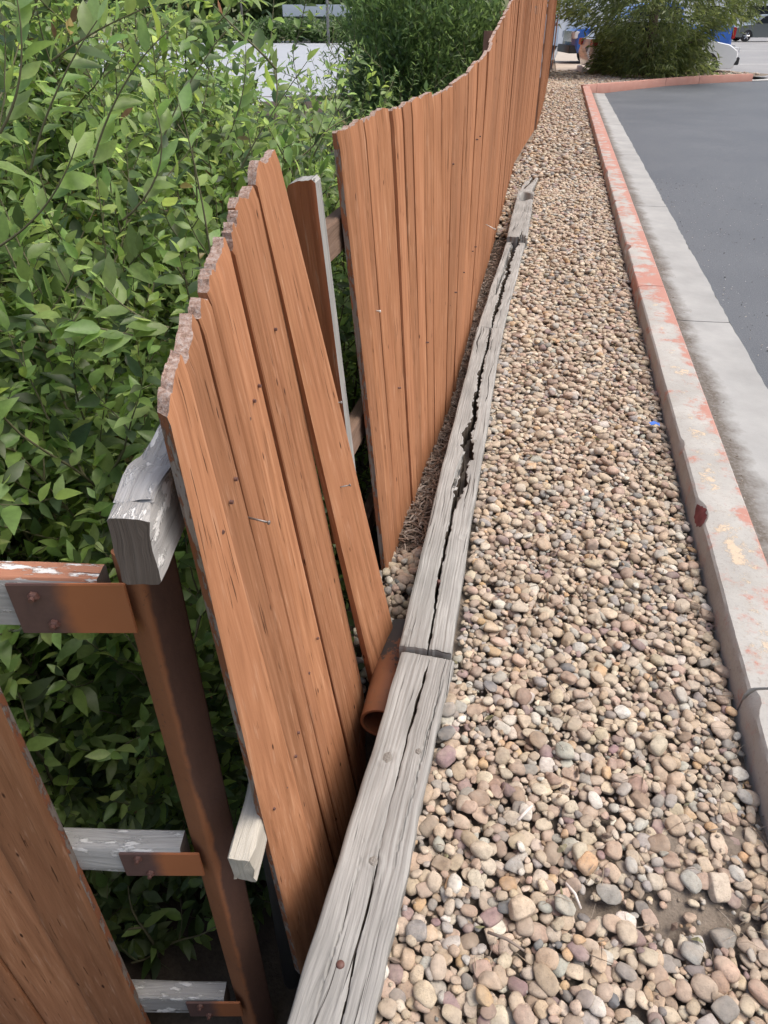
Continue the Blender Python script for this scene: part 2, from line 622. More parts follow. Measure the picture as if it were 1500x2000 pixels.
M['far_ground'] = mat_dirt('dry_far_ground', (0.12, 0.13, 0.06), (0.22, 0.2, 0.12), 0.4)
M['pale_lot'] = mat_plain('pale_concrete_lot', (0.33, 0.35, 0.37), 0.6, var=0.06, scale=0.3)
tag(sheet('ground', [(-700, -60), (700, -60), (700, 1100), (-700, 1100)], -1.6, M['far_ground']), kind='structure')
tag(sheet('parking_lot', [(-75, 14), (3.0, 14), (11.0, 52), (24, 112), (-75, 112)], -1.3, M['pale_lot']), kind='structure')

# right-hand asphalt lot, older pavement beyond
asph = [(xg(-2), -2), (xg(4.3), 4.3), (xg(19.9), 19.9), (7.45, 21.95), (8.72, 22.8), (10.62, 23.72), (14.5, 24.6), (60, 30), (60, -2)]
sheet('asphalt_lot', asph, -0.1, M['asphalt'])
old = [(5.6, 20.9), (7.3, 22.2), (8.5, 23.05), (10.5, 23.95), (14.5, 24.95), (60, 30.4), (140, 60), (140, 220), (30, 220), (12.9, 62), (8.4, 42), (6.2, 31), (5.2, 24)]
sheet('old_pavement', old, -0.104, M['asphalt_old'])
# pale concrete strip where new and old paving meet, and faded bay lines
lb = MB()
lb.add([(10.62, 23.85, -0.092), (14.5, 24.7, -0.092), (60, 30.1, -0.092), (60, 30.6, -0.092), (14.5, 25.0, -0.092), (10.62, 24.1, -0.092)], [list(range(6))])
tag(lb.build('concrete_strip', mat_plain('pale_strip', (0.62, 0.62, 0.60), 0.7, var=0.1)), kind='structure')
lb = MB()
for y0 in (32.0, 44.0):
    lb.add([(11.5, y0, -0.096), (40, y0 + 1.5, -0.096), (40, y0 + 1.75, -0.096), (11.5, y0 + 0.2, -0.096)], [(0, 1, 2, 3)])
tag(lb.build('bay_marking', mat_plain('worn_white_line', (0.62, 0.62, 0.6), 0.7, var=0.2)), kind='structure')

# soil under the stones (a sheet with a few dips)
ys = np.concatenate([np.arange(-0.5, 9, 0.09), np.arange(9, 32.1, 0.6)])
rows, ns = [], 26
for y in ys:
    x0 = (xt(y) + 0.06) if y < 8.5 else (xf(y) - 0.12)
    if y < 20.2: x1 = xk(y) + 0.06
    else: x1 = interp(y, [(20.2, 5.2), (22.1, 7.35), (23, 8.55), (23.95, 10.4), (25.0, 11.8), (32, 9.0)])
    rows.append([(lerp(x0, x1, j / ns), y, -0.045 + 0.03 * math.exp(-((y - 0.83) / 0.12) ** 2) * (j > 15) + 0.008 * math.sin(7 * y + 9 * j) * math.cos(3.1 * y - j) + (0.03 if y > 9 else 0)) for j in range(ns + 1)])
gb = MB()
gb.grid(rows)
soil = gb.build('soil', M['dirt'], smooth=True)
tag(soil, kind='structure')
# sandy ground past the end of the fence
sheet('gravel_strip', [(5.3, 25.6), (6.9, 25.6), (7.0, 29), (8.6, 36), (11.5, 50), (10.4, 50), (6.9, 34)], 0.004, mat_dirt('sandy_gravel', (0.33, 0.285, 0.235), (0.47, 0.42, 0.36), 3))

# bank: trough between timber and fence, then a drop down to the shrubs
ys = np.concatenate([np.arange(-0.6, 9, 0.1), np.arange(9, 34, 0.8)])
offs = [0.0, 0.12, 0.2, 0.27, 0.36, 0.48, 0.65, 0.9, 1.3, 1.9, 2.8, 4.2, 6.5, 12, 20]
rows = []
for y in ys:
    r = []
    xe = (xt(y) + 0.07) if y < 8.5 else xf(y) + 0.15
    xfe = xf(y)
    zt = trough(y)
    r.append((xe, y, zt))
    r.append((lerp(xe, xfe, 0.5), y, zt + 0.01 * math.sin(9 * y)))
    for d in offs:
        drop = min(1, max(0, (d - 0.08) / 0.45)) ** 0.8
        z = lerp(zt, -0.86, drop) if zt > -0.8 else zt
        if d > 1: z = lerp(z, -1.25, min(1, (d - 1) / 6))
        if d > 11: z = -1.32
        r.append((xfe - d, y, z + 0.02 * math.sin(5.3 * y + 3 * d) * min(1, d * 2)))
    rows.append(r)
gb = MB()
gb.grid(rows)
tag(gb.build('bank', M['bank'], smooth=True), kind='structure')

# ------------------------------------------------------------------ kerb and gutter
kerb = empty('kerb', (xk(1), 1, 0))
tag(kerb, kind='structure')
joints = [-1.9, 1.2, 4.42, 7.5, 10.6, 13.7, 16.8, 19.72]
KZ = 0.07


def kerb_row(y, chips, lift=0.0):
    x = xk(y)
    w = 0.165
    e0 = 0.0016 * (math.sin(y * 3.7) + math.sin(y * 11.3 + 1) * 0.6 + random.uniform(-.5, .5))
    ch = 0.0
    for cy, cr, cd in chips:
        t = abs(y - cy) / cr
        if t < 1: ch = max(ch, cd * (1 - t ** 2) ** 0.7 * (0.94 + 0.06 * math.sin(y * 110)))
    l = lift
    return [(x - 0.012 - l, y, -0.16), (x - 0.008 + e0 * 0.3 - l, y, KZ - 0.03 - ch * 0.9), (x - 0.003 + ch * 0.45 + e0 * 0.5 - l, y, KZ - 0.009 - ch * 0.5 + l),
            (x + 0.0035 + ch * 0.9 + e0 - l * .5, y, KZ - 0.0015 + l), (x + 0.02 + ch * 0.9, y, KZ + 0.0005 + l), (x + 0.065 + ch * .6, y, KZ + 0.002), (x + 0.11, y, KZ + 0.001), (x + w - 0.01, y, KZ - 0.001), (x + w - 0.001, y, KZ - 0.01), (x + w + 0.012, y, KZ - 0.05), (x + w + 0.03, y, -0.14)]


def kerb_seg(a, b, chips):
    n = max(8, int((b - a) / 0.02)) if a < 5 else 14
    b_ = MB()
    g = 0.004
    rows = [kerb_row(lerp(a + g, b - g, i / n), chips) for i in range(n + 1)]
    b_.grid(rows)
    for r, fl in ((rows[0], False), (rows[-1], True)):
        idx = list(range(len(r)))
        b_.add(r, [idx if fl else idx[::-1]])
    return b_.build('kerb_segment', M['kerb'], kerb, auto=25)


CHIPS = {1: [(1.98, 0.07, 0.024), (2.45, 0.03, 0.01)], 2: [(5.35, 0.07, 0.03), (4.9, 0.02, 0.01), (6.9, 0.04, 0.015)], 0: [(0.8, 0.05, 0.012), (1.17, 0.04, 0.02)], 3: [(8.4, 0.06, 0.02)]}
for i in range(len(joints) - 1):
    kerb_seg(joints[i], joints[i + 1], CHIPS.get(i, []))
# oxblood paint left in the chip
pb = MB()
r9 = random.Random(9)
rows9 = []
for k in range(17):
    q = [Vector(t) for t in kerb_row(1.98 - 0.066 + 0.125 * k / 16, CHIPS[1], 0.0012)[1:4]]
    f = math.sin(math.pi * (k / 16)) ** 0.6
    lo9, hi9 = lerp(0.5, 0.0, f) + r9.uniform(-.1, .12) * f, lerp(0.55, 1.0, f) + r9.uniform(-.16, .02) * f
    pth = lambda t: q[0].lerp(q[1], t / .6) if t < .6 else q[1].lerp(q[2], (t - .6) / .4)
    rows9.append([pth(lerp(max(0, lo9), min(1, hi9), i / 5)) for i in range(6)])
pb.grid(rows9)
pb.build('paint_patch', mat_plain('oxblood_paint', (0.13, 0.028, 0.03), 0.7, var=0.8, scale=45), kerb, smooth=True)

# the arm of the kerb that turns right, pieces with joints
arm = [(4.86, 19.84), (5.2, 20.13), (7.5, 22.02), (8.72, 22.92), (10.6, 23.85)]
for (x0, y0), (x1, y1) in zip(arm[:-1], arm[1:]):
    d = Vector((x1 - x0, y1 - y0, 0))
    L = d.length
    d.normalize()
    nrm = Vector((-d.y, d.x, 0))
    p0 = Vector((x0, y0, 0)) + d * 0.006
    p1 = Vector((x1, y1, 0)) - d * 0.006
    bb = MB()
    prof = [(0.0, -0.14), (0.006, KZ - 0.02), (0.02, KZ), (0.15, KZ), (0.165, KZ - 0.02), (0.17, -0.14)]
    rows = [[p + nrm * o_ + Vector((0, 0, z)) for o_, z in prof] for p in (p0, p1)]
    bb.grid(rows)
    bb.add(rows[0], [list(range(6))[::-1]])
    bb.add(rows[1], [list(range(6))])
    bb.build('kerb_segment', M['kerb'], kerb, auto=40)

gut = empty('gutter', (xg(1), 1, -0.1))
tag(gut, kind='structure')
gj = [-1.5, 1.0, 4.24, 7.45, 10.6, 13.8, 17.0, 19.8]
for a, b in zip(gj[:-1], gj[1:]):
    bb = MB()
    rows = []
    n = 40
    for i in range(n + 1):
        y = lerp(a + 0.005, b - 0.005, i / n)
        x0, x1 = xk(y) + 0.168, xg(y) + 0.006 * math.sin(y * 7.1) * math.sin(y * 3.3 + 1) + 0.003 * math.sin(y * 41)
        rows.append([(x0, y, -0.13)] + [(lerp(x0, x1, k / 5), y, -0.075 - 0.022 * math.sin(k / 5 * 1.4)) for k in range(6)] + [(x1 + 0.002, y, -0.13)])
    bb.grid(rows)
    for r, fl in ((rows[0], False), (rows[-1], True)):
        bb.add(r, [list(range(8)) if fl else list(range(8))[::-1]])
    bb.build('gutter_slab', M['concrete'], gut, auto=30)

# ------------------------------------------------------------------ landscape timbers
def timber(name, label, ya, yb, cracks, wl=None, wr=None, top=0.035, h=0.14, na=260, nc=64, end_jag=0.004, holes=(), width=0.143, sag=None, knots=(), tilt=0.0):
    """cracks: list of [(s, centre 0..1, halfwidth m, depth m), ...] along the timber"""
    root = empty(name, ((xt(ya) + 0.07), ya, top - h))
    r2 = np.random.default_rng(int(ya * 1000) + 5)
    L = math.hypot(yb - ya, xt(yb) - xt(ya))
    pl = Vector((xt(ya), ya, 0))
    pr = Vector((xt(yb), yb, 0))
    if wl: pl.x += wl
    if wr: pr.x += wr
    d = (pr - pl).normalized()
    nrm = Vector((d.y, -d.x, 0))
    S = np.linspace(0, 1, na + 1)
    # columns crowd round the main crack so that its walls stay sharp
    mc = cracks[0]
    sp0 = [q[0] for q in mc]
    step = lambda n, k: r2.uniform(-1, 1, n)[np.minimum((S * n).astype(int), n - 1)] * k
    ctr0 = np.interp(S, sp0, [q[1] for q in mc]) + 0.022 * np.interp(S, np.linspace(0, 1, 23), r2.uniform(-1, 1, 23))
    hw0 = np.interp(S, sp0, [q[2] for q in mc]) / width
    live = (S >= sp0[0]) & (S <= sp0[-1])
    nl = int(L / 0.03)
    lo = ctr0 - hw0 * (0.85 + np.interp(S, np.linspace(0, 1, nl), r2.uniform(-.3, .5, nl)) + step(int(L / .02), .4))
    hi = ctr0 + hw0 * (0.85 + np.interp(S, np.linspace(0, 1, nl), r2.uniform(-.3, .5, nl)) + step(int(L / .02), .4))
    ncol = (nc - 16) // 2
    cols_ = []
    e_ = np.concatenate([[0.0, 0.012, 0.03], np.linspace(0.06, 1.0, ncol - 2)])
    for i in range(na + 1):
        l_, h_ = max(lo[i], .03), min(max(hi[i], lo[i] + 0.004), .97)
        m_ = (l_ + h_) / 2
        lw = 0.006
        inner = np.array([l_ + .001, l_ + .006, lerp(l_, h_, .3), m_, lerp(l_, h_, .7), h_ - .006, h_ - .001])
        inner = np.sort(np.clip(inner, l_ + 1e-4, h_ - 1e-4))
        cols_.append(np.concatenate([e_ * l_, inner, (1 - e_[::-1] * (1 - h_))]))
    cc = np.array(cols_)
    ss = np.repeat(S[:, None], cc.shape[1], axis=1)
    inn = np.zeros_like(cc)
    k1 = len(e_)
    inn[:, k1:k1 + 7] = np.array([0.75, .95, 1, 1, 1, .95, .75])[None]
    dp0 = np.interp(S, sp0, [q[3] for q in mc]) * live
    W = width
    # wandering edges
    def wob(s, k, a):
        return a * (np.sin(s * 9.1 * k + k) * 0.5 + np.sin(s * 23.7 * k + 2 * k) * 0.3 + np.sin(s * 61 * k) * 0.2)
    off = cc * W + wob(ss, 1.0, 0.003) * (1 - cc) + wob(ss, 1.37, 0.004) * cc
    z = np.zeros_like(ss)
    edge = np.minimum(cc, 1 - cc) * W
    z -= 0.006 * np.exp(-(edge / 0.004) ** 1.0) + 0.004 * np.exp(-(np.minimum(ss, 1 - ss) * L / 0.006))
    # grain ridges
    for k in range(14):
        fq = r2.uniform(25, 160)
        z += 0.0002 * np.sin(cc * fq + r2.uniform(0, 6) + 2.0 * np.sin(ss * L * r2.uniform(1.5, 5) + k))
    z += 0.003 * np.sin(ss * L * 4 + 1) * np.sin(cc * 3)
    wmat = np.zeros_like(ss)
    z -= inn * dp0[:, None]
    lipd = np.minimum(np.abs(cc - lo[:, None]), np.abs(cc - hi[:, None])) * W
    z -= 0.003 * np.exp(-lipd / 0.0025) * (inn == 0) * (dp0 > 0.004)[:, None] * np.interp(ss, np.linspace(0, 1, 70), r2.uniform(0, 1.6, 70))
    for cr in cracks[1:]:
        sp = [q[0] for q in cr]
        ctr = np.interp(ss, sp, [q[1] for q in cr]) + 0.008 * np.interp(ss, np.linspace(0, 1, 90), r2.uniform(-1, 1, 90)) + 0.022 * np.interp(ss, np.linspace(0, 1, 19), r2.uniform(-1, 1, 19))
        hw = np.interp(ss, sp, [q[2] for q in cr]) * (0.75 + 0.5 * np.interp(ss, np.linspace(0, 1, 120), r2.uniform(0, 1, 120)))
        dp = np.interp(ss, sp, [q[3] for q in cr])
        dp = np.where((ss < sp[0]) | (ss > sp[-1]), 0, dp)
        t = np.abs(cc - ctr) * W / np.maximum(hw, 1e-4)
        prof = np.clip(1.35 - t, 0, 0.6) / 0.6
        z -= dp * prof ** 1.2
        lip = np.exp(-((t - 1.6) / 0.6) ** 2) * 0.002
        z += lip * (dp > 0.004)
    for kx, kc, kr in knots:
        q = np.hypot((ss - kx) * L, (cc - kc) * W) / kr
        z += 0.0016 * np.exp(-((q - 1.15) / 0.4) ** 2) - 0.001 * np.exp(-(q / 0.8) ** 4)
    for kx, kc, ra, rc, dp in holes:
        q = np.hypot((ss - kx) * L / ra, (cc - kc) * W / rc)
        q = q * (1 + 0.15 * np.sin(9 * np.arctan2((cc - kc) * W, (ss - kx) * L)))
        z -= dp * np.clip(1.3 - q, 0, 0.5) / 0.5
    if sag is not None:
        z += np.interp(ss, [q[0] for q in sag], [q[1] for q in sag])
    z += tilt * (cc - 0.5)
    # ragged end
    sL = ss * L
    jl = np.interp(cc[0], np.linspace(0, 1, 14), r2.uniform(-1, 1, 14)) * end_jag
    sL[0, :] += np.abs(jl)
    sL[-1, :] -= np.abs(jl[::-1])
    base = np.array(pl)
    P = base[None, None, :] + sL[..., None] * np.array(d) + off[..., None] * np.array(nrm)
    P[..., 2] = top + z
    nS, nC = P.shape[:2]
    V = P.reshape(-1, 3)
    idx = np.arange(nS * nC).reshape(nS, nC)
    F = np.stack([idx[:-1, :-1], idx[:-1, 1:], idx[1:, 1:], idx[1:, :-1]], -1).reshape(-1, 4)
    uo = r2.uniform(0, 20)
    U = np.stack([off + uo, sL + uo * 0.7], -1).reshape(-1, 2)
    # skirt
    loop = list(idx[:, 0]) + list(idx[-1, 1:]) + list(idx[::-1, -1][1:]) + list(idx[0, ::-1][1:])
    VS, US, FS = [], [], []
    acc = 0
    k0 = len(V)
    for j, li in enumerate(loop):
        p = V[li]
        if j: acc += np.linalg.norm(V[li][:2] - V[loop[j - 1]][:2])
        for kk, dz in enumerate((0, 0.02, 0.06, h)):
            q = p.copy()
            q[2] = p[2] if kk == 0 else min(p[2] - 0.001, top - dz)
            VS.append(q)
            US.append((uo + 3 + dz, acc))
    for j in range(len(loop) - 1):
        for kk in range(3):
            a = k0 + j * 4 + kk
            FS.append((a, a + 1, a + 5, a + 4))
    V = np.vstack([V, np.array(VS)])
    U = np.vstack([U, np.array(US)])
    F = np.vstack([F, np.array(FS)])
    rot = (np.maximum(inn[:-1, :-1], inn[1:, 1:]) > 0.7) & ((dp0 > 0.012)[:-1, None])  # crack floor and walls take the rotten wood colour with its painted shade
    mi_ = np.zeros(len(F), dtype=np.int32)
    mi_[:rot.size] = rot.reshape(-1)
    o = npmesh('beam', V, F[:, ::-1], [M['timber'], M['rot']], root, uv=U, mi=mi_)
    tag(root, label, 'timber', 'weathered timbers edging the stones')
    return root, (pl, d, nrm, L, top)


def spike(root, info, s, c, r=0.011, rust=True):
    pl, d, nrm, L, top = info
    p = pl + d * (s * L) + nrm * (c * 0.143)
    b = MB()
    b.tube([(p.x, p.y, top - 0.03), (p.x, p.y, top + 0.001), (p.x, p.y, top + 0.0035)], [r, r, r * 0.7], 12)
    b.build('spike_head', M['rust_dark'], root, smooth=True)


def knot(root, info, s, c, r=0.011, stretch=1.2):
    pl, d, nrm, L, top = info
    p = pl + d * (s * L) + nrm * (c * 0.143)
    rows, uvs = [], []
    for k, (q, z) in enumerate(((0.02, 0.0005), (0.45, 0.0008), (0.8, 0.0002), (1.0, -0.004))):
        rows.append([Vector((p.x, p.y, top - 0.001 + z + 0.0006 * math.sin(5 * t))) + d * (r * stretch * q * math.cos(t) * (1 + .1 * math.sin(3 * t))) + nrm * (r * q * math.sin(t)) for t in np.linspace(0, 2 * math.pi, 19)])
        uvs.append([(q * r * 3, t * r) for t in np.linspace(0, 2 * math.pi, 19)])
    b = MB()
    b.grid(rows, 0, uvs)
    b.build('knot', M['knot'], root, smooth=True)


t1 = timber('landscape_timber', 'nearest grey timber with a knot hole and a rusty spike head', 0.1, 1.372,
            [[(0.0, 0.64, 0.0022, 0.05), (0.35, 0.63, 0.0018, 0.05), (0.53, 0.57, 0.0014, 0.03), (0.57, 0.55, 0.0007, 0.004), (0.66, 0.53, 0.0007, 0.006), (0.72, 0.53, 0.0012, 0.02), (0.8, 0.52, 0.0018, 0.03), (0.86, 0.53, 0.0042, 0.05), (0.94, 0.54, 0.0035, 0.05), (0.97, 0.54, 0.0008, 0.01), (0.99, 0.54, 0.0005, 0.002)],
             [(0.55, 0.80, 0.0008, 0.004), (0.8, 0.87, 0.0014, 0.01), (0.95, 0.9, 0.0008, 0.004)],
             [(0.1, 0.3, 0.0006, 0.004), (0.4, 0.33, 0.0008, 0.005), (0.58, 0.3, 0.0005, 0.003)]],
            top=0.03, na=420, nc=84, knots=[(0.55, 0.5, 0.014), (0.74, 0.28, 0.02)])
knot(*t1, 0.55, 0.5, 0.010)
knot(*t1, 0.74, 0.29, 0.012, 1.5)
knot(*t1, 0.765, 0.76, 0.008)
spike(*t1, 0.395, 0.44, 0.008)
t2 = timber('landscape_timber', 'long grey timber split along its middle by an open ragged crack', 1.378, 3.806,
            [[(0.0, 0.55, 0.003, 0.06), (0.06, 0.56, 0.0035, 0.06), (0.10, 0.5, 0.006, 0.07), (0.15, 0.49, 0.003, 0.06), (0.2, 0.5, 0.0065, 0.06), (0.26, 0.5, 0.004, 0.08), (0.30, 0.52, 0.011, 0.09), (0.34, 0.58, 0.017, 0.1),
              (0.40, 0.56, 0.017, 0.1), (0.44, 0.58, 0.017, 0.1), (0.50, 0.5, 0.02, 0.1), (0.56, 0.57, 0.009, 0.09), (0.62, 0.5, 0.014, 0.09), (0.68, 0.55, 0.007, 0.08), (0.74, 0.48, 0.011, 0.08), (0.82, 0.52, 0.004, 0.07), (0.9, 0.55, 0.007, 0.07), (1.0, 0.5, 0.003, 0.06)],
             [(0.33, 0.42, 0.003, 0.02), (0.38, 0.44, 0.006, 0.03), (0.43, 0.45, 0.003, 0.02)]],
            top=0.043, na=520, nc=84, knots=[(0.475, 0.68, 0.012), (0.02, 0.12, 0.012), (0.21, 0.9, 0.016)], wl=-0.012)
spike(*t2, 0.115, 0.52, 0.007)
knot(*t2, 0.475, 0.69, 0.010)
knot(*t2, 0.03, 0.12, 0.009)
knot(*t2, 0.03, 0.88, 0.008)
t3 = timber('landscape_timber', 'grey timber hollowed out by rot down its middle', 3.826, 5.70,
            [[(0.0, 0.52, 0.004, 0.05), (0.1, 0.5, 0.008, 0.07), (0.22, 0.56, 0.012, 0.09), (0.32, 0.52, 0.01, 0.08), (0.45, 0.5, 0.013, 0.09), (0.55, 0.55, 0.016, 0.09), (0.66, 0.45, 0.012, 0.07), (0.8, 0.5, 0.015, 0.06), (0.92, 0.45, 0.03, 0.07), (1.0, 0.45, 0.035, 0.08)],
             [(0.3, 0.3, 0.004, 0.03), (0.5, 0.32, 0.006, 0.03), (0.75, 0.3, 0.007, 0.04), (0.95, 0.35, 0.006, 0.03)]],
            top=0.03, na=420, nc=72)
t4 = timber('landscape_timber', 'solid raised timber with a rotten hole through its far end', 5.62, 7.45,
            [[(0.0, 0.6, 0.006, 0.05), (0.05, 0.66, 0.004, 0.03), (0.1, 0.7, 0.002, 0.01)], [(0.1, 0.75, 0.001, 0.004), (0.6, 0.8, 0.0015, 0.008)]],
            top=0.07, na=300, nc=56, holes=[(0.84, 0.55, 0.17, 0.058, 0.13), (0.02, 0.75, 0.03, 0.02, 0.05)], width=0.155, sag=[(0, 0), (0.8, -0.005), (1, -0.02)], end_jag=0.02)
t5 = timber('landscape_timber', 'short half buried timber stub at the far end of the row', 7.5, 8.55,
            [[(0.2, 0.3, 0.008, 0.02), (0.6, 0.5, 0.01, 0.02), (1.0, 0.6, 0.02, 0.03)]],
            top=0.03, na=120, nc=40, width=0.12, sag=[(0, 0), (1, -0.045)], end_jag=0.05)
# courses under the first timber, where the bank falls away
for k in range(1, 6):
    tm = MB()
    y0, y1 = 0.02 + 0.03 * (k % 2), 1.36 + 0.012 * (k % 3)
    p0, p1 = Vector((xt(y0) + 0.004 * (k % 2), y0, 0)), Vector((xt(y1) + 0.004 * (k % 2), y1, 0))
    d = (p1 - p0).normalized()
    nn = Vector((d.y, -d.x, 0))
    zt = 0.03 - 0.143 * k
    rows = []
    for i in range(9):
        p = p0.lerp(p1, i / 8)
        rows.append([p + nn * a + Vector((0, 0, zt + b)) for a, b in ((0.004, 0), (0, -0.005), (0, -0.135), (0.004, -0.14), (0.139, -0.14), (0.143, -0.135), (0.143, -0.005), (0.139, 0), (0.004, 0))])
    uvr = [[(j * 0.05 + k, i * 0.17) for j in range(9)] for i in range(9)]
    tm.grid(rows, 0, uvr)
    tm.add(rows[0][:8], [list(range(8))])
    tm.add(rows[-1][:8], [list(range(8))[::-1]])
    o = tm.build('buried_timber', M['timber'])
    tag(o, 'buried timber course %s under the nearest grey edging timber' % ('first', 'second', 'third', 'fourth', 'lowest')[k - 1], 'timber', 'timbers stacked below the edging')

# ------------------------------------------------------------------ stones
PAL = np.array([(.44, .33, .22), (.50, .40, .28), (.53, .45, .34), (.46, .37, .27), (.33, .31, .28), (.43, .30, .22), (.36, .27, .20), (.30, .21, .145), (.15, .155, .16),
                (.56, .53, .46), (.28, .19, .18), (.50, .32, .16), (.40, .39, .34), (.23, .21, .19)])
PALW = np.array([.15, .15, .11, .13, .08, .10, .07, .06, .015, .03, .035, .03, .05, .03])
PALW = PALW / PALW.sum()


def ico(sub):
    bm = bmesh.new()
    bmesh.ops.create_icosphere(bm, subdivisions=sub, radius=1)
    V = np.array([v.co[:] for v in bm.verts])
    F = np.array([[v.index for v in f.verts] for f in bm.faces])
    bm.free()
    return V, F


def stone_shapes(sub, n, seed):
    V, F = ico(sub)
    r2 = np.random.default_rng(seed)
    out = []
    for k in range(n):
        P = V.copy()
        e = r2.uniform(0.72, 1.0) if k % 4 else r2.uniform(0.55, 0.7)
        P = np.sign(P) * np.abs(P) ** e
        P /= np.abs(P).max(0)
        for _ in range(3):
            ax = r2.normal(size=3)
            ax /= np.linalg.norm(ax)
            P *= (1 + 0.13 * np.sin(2.1 * (V @ ax) + r2.uniform(0, 6)))[:, None]
        if k % 2 == 0:
            for _ in range(3 + k % 3):
                ax = r2.normal(size=3)
                ax /= np.linalg.norm(ax)
                dd = P @ ax
                lim = r2.uniform(0.5, 0.85)
                P -= np.maximum(0, dd - lim)[:, None] * ax * 0.75
        for _ in range(4):
            ax = r2.normal(size=3) * 4
            P *= (1 + 0.02 * np.sin(V @ ax + r2.uniform(0, 6)))[:, None]
        P /= np.abs(P).max(0)
        out.append(P)
    return np.array(out), F


class Bed:
    """stones dropped one by one on a height field laid along the kerb: u = distance left of the kerb, v = y"""

    def __init__(self, y0, y1, cell, base):
        self.y0, self.cell = y0, cell
        self.nv = int((y1 - y0) / cell)
        self.nu = int(1.75 / cell)
        self.H = np.full((self.nu, self.nv), base)
        self.y1 = y1

    def drop(self, count, size, cands=5, bare=None, left=None):
        res = []
        for _ in range(count):
            v = rng.uniform(self.y0 + 0.04, self.y1 - 0.04, cands)
            lim = np.array([left(q) for q in v])
            u = rng.uniform(0.012, 1, cands)
            u = 0.015 + (lim - 0.03) * u
            iu = np.clip((u / self.cell).astype(int), 0, self.nu - 1)
            iv = np.clip(((v - self.y0) / self.cell).astype(int), 0, self.nv - 1)
            h = self.H[iu, iv]
            k = int(np.argmin(h + rng.uniform(0, 0.006, cands)))
            u, v = u[k], v[k]
            if bare is not None and rng.uniform() < bare(u, v): continue
            a = size()
            b = a * rng.uniform(0.62, 0.95)
            c = b * rng.uniform(0.38, 0.74)
            ph = rng.uniform(0, math.pi)
            if u < a * 0.8: u = a * 0.8
            R_ = int(a / self.cell) + 1
            i0, j0 = int(u / self.cell), int((v - self.y0) / self.cell)
            ia, ib, ja, jb = max(0, i0 - R_), min(self.nu, i0 + R_ + 1), max(0, j0 - R_), min(self.nv, j0 + R_ + 1)
            if ib - ia < 2 or jb - ja < 2: continue
            gu = (np.arange(ia, ib) + 0.5) * self.cell - u
            gv = (np.arange(ja, jb) + 0.5) * self.cell + self.y0 - v
            X, Y = np.meshgrid(gu, gv, indexing='ij')
            q = ((X * math.cos(ph) + Y * math.sin(ph)) / a) ** 2 + ((-X * math.sin(ph) + Y * math.cos(ph)) / b) ** 2
            m = q < 1
            if m.sum() < 3: continue
            hh = c * np.sqrt(np.clip(1 - q, 0, 1))
            Hp = self.H[ia:ib, ja:jb]
            rest = np.sort((Hp + hh)[m])
            zc = rest[int(len(rest) * 0.62)] - 0.12 * c
            np.maximum(Hp, np.where(m, zc + hh, -9), out=Hp)
            # tilt from local slope
            gx = (Hp[-1].mean() - Hp[0].mean()) / (2 * R_ * self.cell)
            gy = (Hp[:, -1].mean() - Hp[:, 0].mean()) / (2 * R_ * self.cell)
            res.append((u, v, zc, a, b, c, ph, gx, gy))
        return res


def left_lim(y):
    return (xk(y) - (xt(y) + 0.133)) if y < 8.45 else (xk(y) - xf(y) - 0.02 if y > 9.3 else lerp(xk(y) - xt(y) - 0.1, xk(y) - xf(y) - 0.02, (y - 8.45) / 0.85))


bare_c = at_z(1370, 1790, 0)


def bare(u, v):
    x = xk(v) - u
    d = math.hypot((x - bare_c.x) / 0.12, (v - bare_c.y) / 0.05)
    e = math.hypot((x - bare_c.x + 0.2) / 0.08, (v - bare_c.y - 0.03) / 0.03)
    return max(0.0, min(0.97, 1.45 - min(d, e) * 0.8))


def sz(lo, mode, hi):
    return lambda: rng.triangular(lo, mode, hi)


near = Bed(-0.2, 3.6, 0.005, -0.05)
S_near = near.drop(3050, sz(0.005, 0.008, 0.013), bare=lambda u, v: bare(u, v) * 0.85, left=left_lim)
S_near += near.drop(5050, sz(0.008, 0.0145, 0.026), bare=bare, left=left_lim)
S_near += near.drop(505, sz(0.017, 0.022, 0.033), bare=bare, left=left_lim, cands=12)
S_near += near.drop(1400, sz(0.006, 0.0095, 0.015), bare=bare, left=left_lim, cands=9)
mid = Bed(3.55, 8.5, 0.009, -0.05)
S_mid = mid.drop(6200, sz(0.013, 0.0195, 0.032), left=left_lim, cands=4)
S_mid += mid.drop(1500, sz(0.013, 0.018, 0.03), left=left_lim, cands=10)
far = Bed(8.45, 20.2, 0.016, -0.03)
S_far = far.drop(6500, sz(0.024, 0.032, 0.046), left=left_lim, cands=5)


def stone_mats(S, sink):
    """positions and 3x3 frames"""
    out = []
    for (u, v, zc, a, b, c, ph, gx, gy) in S:
        x = xk(v) - u
        phw = math.pi - ph                      # mirrored u
        t = Vector((gx, -gy, 1.0))
        t.x = max(-.5, min(.5, t.x)) * 0.8
        t.y = max(-.5, min(.5, t.y)) * 0.8
        t += Vector((random.gauss(0, .12), random.gauss(0, .12), 0))
        t.normalize()
        ax = Vector((math.cos(phw), math.sin(phw), 0))
        ax = (ax - t * ax.dot(t)).normalized()
        ay = t.cross(ax)
        out.append((np.array([x, v, zc - sink]), np.array([ax * a, ay * b, t * c])))
    return out


def stone_cols(n):
    c = PAL[rng.choice(len(PAL), n, p=PALW)]
    c = c * rng.uniform(0.78, 1.12, (n, 1)) * rng.uniform(0.96, 1.04, (n, 3))
    c = (c * 0.84 + c.mean(1, keepdims=True) * np.array((1.04, 1.0, 0.95)) * 0.16) * 0.93
    return np.clip(c, 0.03, 0.72)


